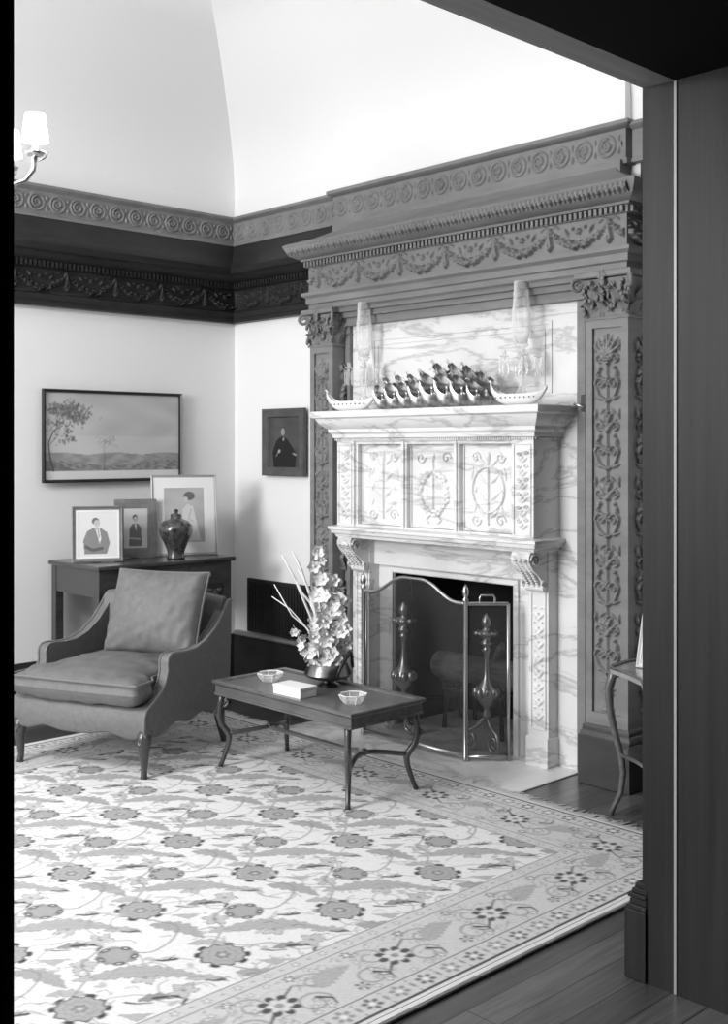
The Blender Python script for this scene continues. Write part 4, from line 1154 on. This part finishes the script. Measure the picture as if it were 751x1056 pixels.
# ------------------------------------------------------------------ pictures
def picture(name, label, W, H, loc, rz, tilt, fw, fd, fm, draw, matw=0, res=.003, group=None, glass=True, matc=.75, dark_mat=None):
    """framed picture; local x = width, z up, faces -y; origin bottom centre"""
    t = thing(name, label, 'picture' if 'photo' not in name else 'photograph', loc, rz, group)
    t.rotation_euler = (tilt, 0, rz)
    g = MB()
    prof_ = [(0, 0), (0, -fd), (fw * .25, -fd - .003), (fw * .6, -fd * .75), (fw * .9, -fd * .8), (fw, -fd * .55), (fw, 0)]
    pts = [(-W / 2, 0), (W / 2, 0), (W / 2, H), (-W / 2, H)]; m = len(prof_); V = []
    for i, (x, z) in enumerate(pts):
        sx = 1 if x < 0 else -1; sz = 1 if z == 0 else -1
        for (o, y) in prof_: V.append((x + sx * o, y, z + sz * o))
    g.add(V, [(i * m + k, ((i + 1) % 4) * m + k, ((i + 1) % 4) * m + (k + 1) % m, i * m + (k + 1) % m) for i in range(4) for k in range(m)])
    g.box((-W / 2 + .004, -.003, .004), (W / 2 - .004, .001, H - .004))
    g.build('frame', fm, t, ang=35)
    iw, ih = W - 2 * fw, H - 2 * fw
    pw_, ph_ = iw - 2 * matw, ih - 2 * matw
    if matw:
        g = MB()
        for (a0, a1, b0, b1) in ((-iw / 2, iw / 2, fw, fw + matw), (-iw / 2, iw / 2, H - fw - matw, H - fw), (-iw / 2, -iw / 2 + matw, fw + matw, H - fw - matw), (iw / 2 - matw, iw / 2, fw + matw, H - fw - matw)):
            g.box((a0, -.0065, b0), (a1, -.003, b1))
        g.build('mount', dark_mat or mat('mount_card', matc, .8), t)
    c = Canvas(pw_, ph_, res, .6); draw(c, pw_, ph_)
    g = c.mesh((-pw_ / 2, -.0045, fw + matw), (1, 0, 0), (0, 0, 1)); g.build('print', M_print, t)
    return t


def clouds(c, lo, hi, sc, seed):
    r_ = np.random.RandomState(seed); a = np.zeros_like(c.a)
    for k in range(14):
        fx, fy = r_.uniform(.5, 3, 2) * sc; p, q = r_.uniform(0, 6, 2); a += np.sin(c.U * fx + p + 2 * np.sin(c.V * fy)) * np.cos(c.V * fy * 1.3 + q)
    return lo + (hi - lo) * (.5 + .5 * np.tanh(a / 4))


def landscape(c, W, H):
    c.a[:] = clouds(c, .42, .56, 6, 1) + .05 * (c.V / H < .5)
    h = .30 * H; n = clouds(c, 0, 1, 22, 4)
    base = c.V < h + .006 * np.sin(c.U * 18); c.a[base] = (.24 + .16 * n)[base]
    b2 = c.V < h * .62 + .015 * np.sin(c.U * 9 + 1); c.a[b2] = (.14 + .22 * clouds(c, 0, 1, 50, 6))[b2]
    c.poly([(W * .42, .0), (W * .42, h * .35), (W * .6, h * .3), (W * .98, h * .10), (W * .98, .0)], .08, .7)
    c.poly([(.0, .0), (0, h * .75), (W * .12, h * .6), (W * .22, h * .3), (W * .4, h * .12), (W * .4, 0)], .13, .6)
    c.a[c.V < .045] = .70; c.a[(c.V < .048) & (c.V > .045)] = .3
    r_ = random.Random(5)
    c.stroke([(W * .06, .05), (W * .035, H * .25), (W * .025, H * .42), (W * .06, H * .56), (W * .12, H * .62)], .008, .10, .004)
    c.stroke([(W * .03, H * .40), (W * .08, H * .48)], .004, .12)
    for k in range(230):
        u, v = r_.choice(((.2, .80, .10, .07), (.11, .78, .09, .09), (.25, .70, .06, .05), (.12, .46, .08, .05), (.14, .63, .10, .07)))[:4][0:2], None
    for (cu, cv2, su, sv, n_) in ((.19, .80, .055, .055, 190), (.10, .80, .05, .04, 120), (.23, .71, .05, .035, 110), (.12, .56, .05, .03, 35), (.15, .46, .045, .025, 30), (.09, .66, .05, .04, 45)):
        for k in range(n_): c.ell(W * (cu + r_.gauss(0, su)), H * (cv2 + r_.gauss(0, sv)), r_.uniform(.006, .016), r_.uniform(.004, .010), r_.uniform(.08, .26), r_.uniform(0, 3), al=.7)
    c.stroke([(W * .42, .05), (W * .425, H * .25), (W * .415, H * .40)], .004, .10, .003)
    for k in range(60): c.ell(W * (.46 + r_.gauss(0, .03)), H * (.44 + r_.gauss(0, .03)), .007, .004, .16, r_.uniform(0, 3), al=.7)
    for k in range(26): c.ell(W * (.39 + r_.gauss(0, .025)), H * (.42 + r_.gauss(0, .03)), .006, .003, .2, r_.uniform(0, 3), al=.7)
    for k in range(160): c.ell(W * r_.uniform(.45, .98), H * r_.uniform(.12, .30), r_.uniform(.006, .02), r_.uniform(.002, .004), r_.choice((.12, .2, .42)), 0, al=.6)


def sitter(c, W, H):
    c.a[:] = .66; cx = W * .47
    c.poly([(cx - W * .30, H * .06), (cx - W * .33, H * .36), (cx - W * .24, H * .56), (cx - W * .08, H * .64), (cx + W * .10, H * .64), (cx + W * .27, H * .54), (cx + W * .34, H * .30), (cx + W * .26, H * .05)], .22)
    c.poly([(cx - W * .02, H * .62), (cx + W * .08, H * .64), (cx + W * .12, H * .40), (cx + W * .08, H * .28)], .7)
    c.stroke([(cx + .045 * W, H * .60), (cx + .07 * W, H * .42)], .004, .15)
    c.stroke([(cx - W * .26, H * .22), (cx - .02, H * .14), (cx + W * .14, H * .18)], .010, .10)
    c.ell(cx - .004, H * .79, W * .10, H * .085, .13); c.ell(cx + .003, H * .745, W * .085, H * .085, .47); c.poly([(cx - .01, H * .66), (cx + .015, H * .66), (cx + .015, H * .6), (cx - .01, H * .6)], .45)
    c.ell(cx + .02 * W, H * .75, .003, .002, .2); c.ell(cx + .06 * W, H * .75, .003, .002, .2); c.stroke([(cx + .01, H * .71), (cx + .018, H * .71)], .002, .3)


def smallsitter(c, W, H):
    c.a[:] = .55; cx = W * .48
    c.poly([(cx - W * .26, H * .05), (cx - W * .24, H * .5), (cx - W * .1, H * .62), (cx + W * .12, H * .62), (cx + W * .26, H * .5), (cx + W * .28, H * .05)], .16)
    c.poly([(cx - W * .02, H * .6), (cx + W * .06, H * .6), (cx + W * .04, H * .42)], .65)
    c.ell(cx, H * .77, W * .12, H * .085, .08); c.ell(cx + .002, H * .73, W * .10, H * .08, .4); c.stroke([(cx - W * .2, H * .25), (cx + W * .2, H * .22)], .006, .4)


def standing(c, W, H):
    c.a[:] = clouds(c, .36, .46, 10, 3); cx = W * .62
    c.poly([(cx - W * .14, H * .02), (cx - W * .17, H * .35), (cx - W * .16, H * .62), (cx - W * .05, H * .70), (cx + W * .10, H * .66), (cx + W * .20, H * .30), (cx + W * .28, H * .02)], .58)
    c.ell(cx - W * .03, H * .80, W * .10, H * .075, .46); c.ell(cx + W * .01, H * .85, W * .15, H * .085, .13); c.ell(cx - W * .08, H * .79, W * .06, H * .055, .5)
    c.stroke([(cx + W * .05, H * .6), (cx - W * .02, H * .42), (cx + W * .1, H * .38)], .006, .45)


def darkportrait(c, W, H):
    c.a[:] = clouds(c, .05, .08, 12, 9); cx = W * .45
    c.poly([(cx - W * .3, 0), (cx - W * .34, H * .3), (cx - W * .22, H * .52), (cx - W * .05, H * .62), (cx + W * .12, H * .58), (cx + W * .3, H * .42), (cx + W * .45, H * .25), (cx + W * .4, 0)], .012)
    c.ell(cx, H * .74, W * .08, H * .07, .02); c.ell(cx, H * .71, W * .065, H * .075, .26, soft=.2); c.ell(cx + W * .02, H * .56, W * .035, H * .04, .25)
    c.ell(cx - W * .12, H * .32, W * .05, H * .04, .34, .6); c.ell(cx + W * .38, H * .26, W * .09, H * .025, .26, -.3); c.stroke([(cx - W * .15, H * .30), (cx - W * .22, H * .22)], .004, .25)


picture('landscape_picture', 'wide black framed landscape print with trees on the left wall', .908, .517, (.022, -.876, 1.258), PI / 2, 0, .017, .02, M_frameblk, landscape, res=.004)
picture('portrait_picture', 'small dark painted portrait in wooden frame beside the carved pilaster', .386, .40, (.523, -.024, 1.284), 0, 0, .052, .022, M_framedark, darkportrait, res=.003)
# frames standing on the console: face between +x and the camera
def stand(name, label, px_, W, H, fw, fm, draw, matw, xoff, rz, tilt=-.14, **k):
    return picture(name, label, W, H, (xoff[0], xoff[1], CTZ + .001), rz, tilt, fw, .012, fm, draw, matw, **k)


def easel(t, H):
    MB().prism([(0, H * .75), (.012, H * .75), (.02 + H * .28, -H * .04 + .0), (H * .26, -H * .04)][::1], 'x', -.02, .02).build('easel_back', M_velvet, t)


# ------------------------------------------------------------------ porcelain vase
VZ = thing('ginger_vase', 'dark glazed patterned baluster vase with small neck on the console', 'vase', (.45, -.746, CTZ + .001)); VZ.scale = (1.05, 1.05, 1.06)
MB().lathe([(.001, 0), (.046, 0), (.048, .008), (.043, .02), (.046, .04), (.062, .08), (.082, .12), (.090, .15), (.085, .175), (.066, .195), (.036, .206), (.028, .212), (.030, .222), (.020, .226)], seg=36).build('body', M_vase, VZ, smooth=True)
MB().lathe([(.030, .222), (.028, .232), (.012, .236), (.010, .242), (.015, .25), (.008, .258), (.001, .259)], seg=20).build('lid', M_vase, VZ, smooth=True)

P3 = stand('framed_photograph', 'large pale framed photograph of a woman in white behind the vase', 0, .376, .46, .014, M_framesil, standing, .06, (.33, -.60), math.radians(66))
P2 = stand('framed_photograph', 'small photograph in a broad plain frame, middle of the three on the console', 0, .235, .326, .052, M_framewood, smallsitter, .0, (.24, -.871), math.radians(62))
P1 = stand('framed_photograph', 'leftmost framed photograph of seated man in suit with arms folded', 0, .268, .30, .02, M_framewood, sitter, .010, (.33, -1.165), math.radians(62))
for p_, H_ in ((P1, .30), (P2, .326), (P3, .46)): easel(p_, H_)


# ------------------------------------------------------------------ things on the mantel shelf
SZ = 1.6405


def hull(L, W, H, prow, curl=.4):
    g = MB(); n, m = 22, 9; V = []
    for i in range(n):
        t = i / (n - 1); x = (t - .5) * L; wd = W / 2 * math.sin(PI * min(max(t, .03), .97)) ** .6
        top = H + prow * abs(1 - 2 * t) ** 5 * (1 if t < .5 else .45); bot = (H * .75 + prow * .5) * abs(1 - 2 * t) ** 4
        for j in range(m):
            a_ = PI * j / (m - 1); V.append((x, wd * math.cos(a_), top - (top - bot) * math.sin(a_) ** .7))
    g.add(V, [(i * m + j, i * m + j + 1, (i + 1) * m + j + 1, (i + 1) * m + j) for i in range(n - 1) for j in range(m - 1)])
    V = [];
    for i in range(n):
        t = i / (n - 1); V += [V_ for V_ in ()]
    k = []
    for i in range(n):
        t = i / (n - 1); x = (t - .5) * L; wd = W / 2 * math.sin(PI * min(max(t, .03), .97)) ** .6 * .95; z = H * .86 + (prow * abs(1 - 2 * t) ** 5 * (1 if t < .5 else .45)) * .95
        k += [(x, wd, z), (x, -wd, z)]
    g.add(k, [(2 * i, 2 * i + 1, 2 * i + 3, 2 * i + 2) for i in range(n - 1)])
    return g


def white_boat(x, y, L, label):
    t = thing('porcelain_boat', label, 'boat ornament', (x, y, SZ), .05, 'white porcelain boats on the mantel shelf')
    hull(L, .06, .05, .055).build('hull', M_porc, t, ang=60)
    for k in range(9): MB().ball(((k - 4) * L * .085, -.0285, .034), .0035, 6).build('oar_port', M_velvet, t)
    MB().tube([(-L * .48, 0, .095), (-L * .52, 0, .112), (-L * .55, 0, .11)], [.006, .005, .003], 7).build('prow_ornament', M_porc, t, smooth=True)
    MB().tube([(L * .47, 0, .065), (L * .51, 0, .082)], [.006, .003], 7).build('stern_ornament', M_porc, t, smooth=True)
    MB().tube([(L * .1, 0, .046), (L * .1, 0, .052)], .004, 6).build('deck_peg', M_porc, t)


white_boat(1.46, -.365, .34, 'long white porcelain boat at the left end of the mantel shelf')
white_boat(2.55, -.365, .30, 'long white porcelain boat at the right end of the mantel shelf')


def silver_boat():
    t = thing('silver_boat', None, 'boat ornament', (0, 0, SZ), 0, 'carved boats crowded between the white boats')
    hull(.15, .045, .045, .05).build('hull', M_silver, t, ang=60)
    r_ = random.Random(4)
    for k, (x, h) in enumerate(((-.045, .075), (.0, .11), (.045, .085))):
        V = []; n = 9   # curling sail / winged crest
        for i in range(n):
            q = i / (n - 1); wv = .027 * math.sin(PI * (.15 + .8 * q)) * (1 + .25 * math.sin(q * 16)) + .002
            cx_ = x + .018 * math.sin(q * 4); z = .035 + h * q
            for s_ in (-1, -.3, .3, 1): V.append((cx_ + s_ * wv, .010 * math.cos(s_ * 1.5) * (1 - q) - .004 + .006 * math.sin(q * 9), z + .008 * abs(s_)))
        F = [(i * 4 + j, i * 4 + j + 1, (i + 1) * 4 + j + 1, (i + 1) * 4 + j) for i in range(n - 1) for j in range(3)]
        g = MB().add(V, F); g.add([(a_, b_ + .004, c_) for a_, b_, c_ in V], F)
        g.tube([(x, .002, .03), (x + .01, .002, .035 + h * .5), (x + .018 * math.sin(4), .002, .04 + h)], [.004, .003, .002], 6)
        g.tube([(x + .018 * math.sin(4), 0, .035 + h), (x + .018 * math.sin(4) - .012, 0, .05 + h), (x + .018 * math.sin(4) - .02, 0, .043 + h)], [.004, .005, .002], 6)
        g.build('sail', M_silver, t, ang=60)
        g = MB().ball((x + .022, -.012, .066), .009, 8).tube([(x + .022, -.012, .03), (x + .022, -.012, .062)], [.010, .007], 8).tube([(x + .022, -.012, .055), (x + .034, -.026, .045)], [.004, .003], 6)
        g.build('oarsman', M_silver, t, smooth=True)
    return t


sbt = silver_boat()
places = [(1.69, -.33, .1), (1.775, -.33, 0), (1.86, -.33, .1), (1.945, -.33, 0), (2.04, -.33, .05), (2.135, -.33, -.05), (2.225, -.33, .1), (2.31, -.33, 0)]
words = ['first', 'second', 'third', 'fourth', 'fifth', 'sixth', 'seventh', 'eighth']
bs = [1.0, 1.05, 1.05, 1.1, 1.32, 1.3, 1.2, 1.0]
for i, (x, y, rz) in enumerate(places):
    o = sbt if i == 0 else copy_tree(sbt)
    o.location = (x, y, SZ); o.rotation_euler = (0, 0, rz * .5 + .72); s_ = bs[i]; o.scale = (s_ * .95, s_ * .95, s_ * 1.08)
    o['label'] = ('silvery boat with curled sails, %s from the left in the shelf row' % words[i]) if i < 7 else 'silvery boat with curled sails, rightmost of the row beside the long white boat'
    if i == 4: o['label'] = 'tallest silvery boat with curled sails near the middle of the shelf'
    if i == 0: o['label'] = 'silvery boat with curled sails beside the left white boat on the shelf'


def girandole(x, y, label):
    t = thing('crystal_candelabrum', label, 'candelabrum', (x, y, SZ), 0, 'pair of crystal candelabra on the mantel shelf')
    MB().lathe([(.001, 0), (.05, 0), (.052, .008), (.03, .018), (.014, .035), (.018, .05), (.026, .065), (.014, .085), (.010, .12), (.016, .15), (.024, .17), (.012, .19), (.012, .26), (.03, .275), (.034, .285), (.001, .29)], seg=16).build('stem', M_crystal, t, smooth=True)
    MB().lathe([(.028, .29), (.042, .34), (.044, .42), (.036, .50), (.034, .57), (.032, .57), (.034, .50), (.042, .42), (.040, .34), (.026, .29)], seg=28).build('hurricane_shade', M_glass, t, smooth=True)
    for k in range(4):
        a_ = PI / 4 + k * PI / 2; ca, sa = math.cos(a_), math.sin(a_)
        P = lambda r_, z: (r_ * ca, r_ * sa, z)
        arm = MB().tube([P(.01, .17), P(.035, .15), P(.065, .17), P(.078, .205), P(.078, .22)], .0045, 7); arm.lathe([(.001, 0), (.022, .008), (.024, .012), (.009, .014), (.009, .035), (.001, .036)], P(.078, .22), 12)
        ao = arm.build('arm', M_crystal, t, smooth=True)
        g = MB()
        for j in range(5):
            b_ = 2 * PI * j / 5; c_ = P(.078, 0); g.lathe([(.001, .135), (.005, .15), (.005, .195), (.002, .215), (.001, .225)], (c_[0] + .021 * math.cos(b_), c_[1] + .021 * math.sin(b_), 0), 5)
        g.build('prism_drops', M_crystal, ao)


girandole(1.425, -.236, 'tall clear crystal candelabrum at the left end of the shelf')
girandole(2.465, -.236, 'tall clear crystal candelabrum at the right end of the shelf')
# wall bracket and switch plate beside the marble
wb_ = thing('wall_bracket', 'small dark metal latch bracket with bright rod beside mantel shelf', 'bracket', (2.79, -.157, 1.64))
MB().box((-.030, -.035, -.03), (.025, -.001, .045), bev=.004).build('plate', M_velvet, wb_); MB().tube([(-.05, -.06, .005), (-.01, -.045, -.01), (.0, -.03, -.012)], .006, 8).build('rod', M_brass, wb_, smooth=True)
sw = thing('wall_switch', 'small metal switch plate on the frame left of the mantelpiece', 'switch', (1.207, -.151, 1.18))
MB().box((-.015, -.004, -.045), (.015, -.0005, .045), bev=.0015).build('plate', M_framesil, sw); MB().box((-.004, -.012, -.012), (.004, -.004, .008)).build('toggle', M_velvet, sw)

# ------------------------------------------------------------------ side table behind the jamb
ST = thing('side_table', 'two-tier wooden side table with cabriole legs half hidden by the doorway', 'side table', (3.36, -.42, 0))
def top_outline(s_):
    P = [(-.21, -.12), (-.10, -.17), (0, -.235), (.10, -.36), (.17, -.375), (.24, -.30), (.27, -.15), (.28, .05), (.24, .20), (.10, .26), (-.08, .25), (-.22, .18), (-.245, .05), (-.235, -.08)]
    return [(x * s_, y * s_) for x, y in P]
g = MB().prism(top_outline(1), 'z', .562, .579); g.build('tabletop', mat('worn_side_table', .3, .25, coat=.6), ST)
MB().tube([(x, y, .584) for x, y in top_outline(.985)] + [(top_outline(.985)[0] + (.584,))], .007, 6).build('gallery_rim', M_table, ST, smooth=True)
MB().prism(top_outline(.82), 'z', .235, .25).build('lower_shelf', mat('gloss_shelf', .04, .12, coat=1), ST)
MB().tube([(x, y, .243) for x, y in top_outline(.82)] + [(top_outline(.82)[0] + (.243,))], .008, 6).build('shelf_edge', M_table, ST, smooth=True)
for (x, y) in ((-.20, -.10), (.14, -.17), (.22, .15), (-.18, .16)):
    d = Vector((x, y, 0)).normalized()
    P = lambda o, z: (x + d.x * o, y + d.y * o, z)
    MB().tube([P(-.02, .562), P(.01, .555), P(.028, .50), P(.022, .42), P(.0, .32), P(-.022, .24), P(-.03, .17), P(-.02, .09), P(.008, .03), P(.02, 0)], [.014, .018, .019, .016, .013, .013, .012, .011, .010, .012], 8).build('leg', M_table, ST, smooth=True)
ph = picture('framed_photograph', 'pale easel frame leaning on the side table at the doorway edge', .22, .27, (3.315, -.43, .580), math.radians(4), -.26, .018, .012, mat('white_frame', .75, .5), smallsitter, .02)
ph['category'] = 'photograph'

# ------------------------------------------------------------------ chandelier
CHN = thing('chandelier', 'brass chandelier with small white shades hanging beyond the left doorway edge', 'chandelier', (1.725, -2.555, 2.455))
MB().lathe([(.001, -.06), (.02, -.05), (.03, -.02), (.045, .02), (.03, .06), (.018, .08), (.02, .14), (.035, .18), (.02, .22), (.010, .25), (.009, 1.80), (.05, 1.81), (.06, 1.825)], seg=20).build('column', M_brass, CHN, smooth=True)
R_ = .27
for k in range(6):
    a_ = math.atan2(R2.y, R2.x) + k * PI / 3 + .12; ca, sa = math.cos(a_), math.sin(a_)
    P = lambda r_, z: (r_ * ca, r_ * sa, z)
    arm = MB().tube([P(.03, .03), P(.10, -.035), P(.18, -.05), P(R_ - .035, -.03), P(R_ - .005, .01), P(R_, .06)], .009, 8).build('arm', M_brass, CHN, smooth=True)
    MB().lathe([(.001, .055), (.03, .065), (.036, .075), (.018, .078), (.010, .09), (.010, .14), (.001, .142)], P(R_, 0), 14).build('candle_cup', M_brass, arm, smooth=True)
    MB().tube([P(R_ + .01, .045), P(R_ + .035, .055), P(R_ + .045, .075), P(R_ + .02, .08)], .004, 6).build('leaf_scroll', M_brass, arm, smooth=True)
    MB().lathe([(.049, .115), (.036, .215), (.035, .215), (.048, .115)], P(R_, 0), 24).build('lamp_shade', M_shade, arm, smooth=True)
    l = bpy.data.lights.new('chandelier_lamp', 'POINT'); l.energy = LAMP_W; l.shadow_soft_size = .03
    lo = bpy.data.objects.new('chandelier_lamp', l); COL.objects.link(lo); lo.parent = CHN; lo.location = P(R_, .165)
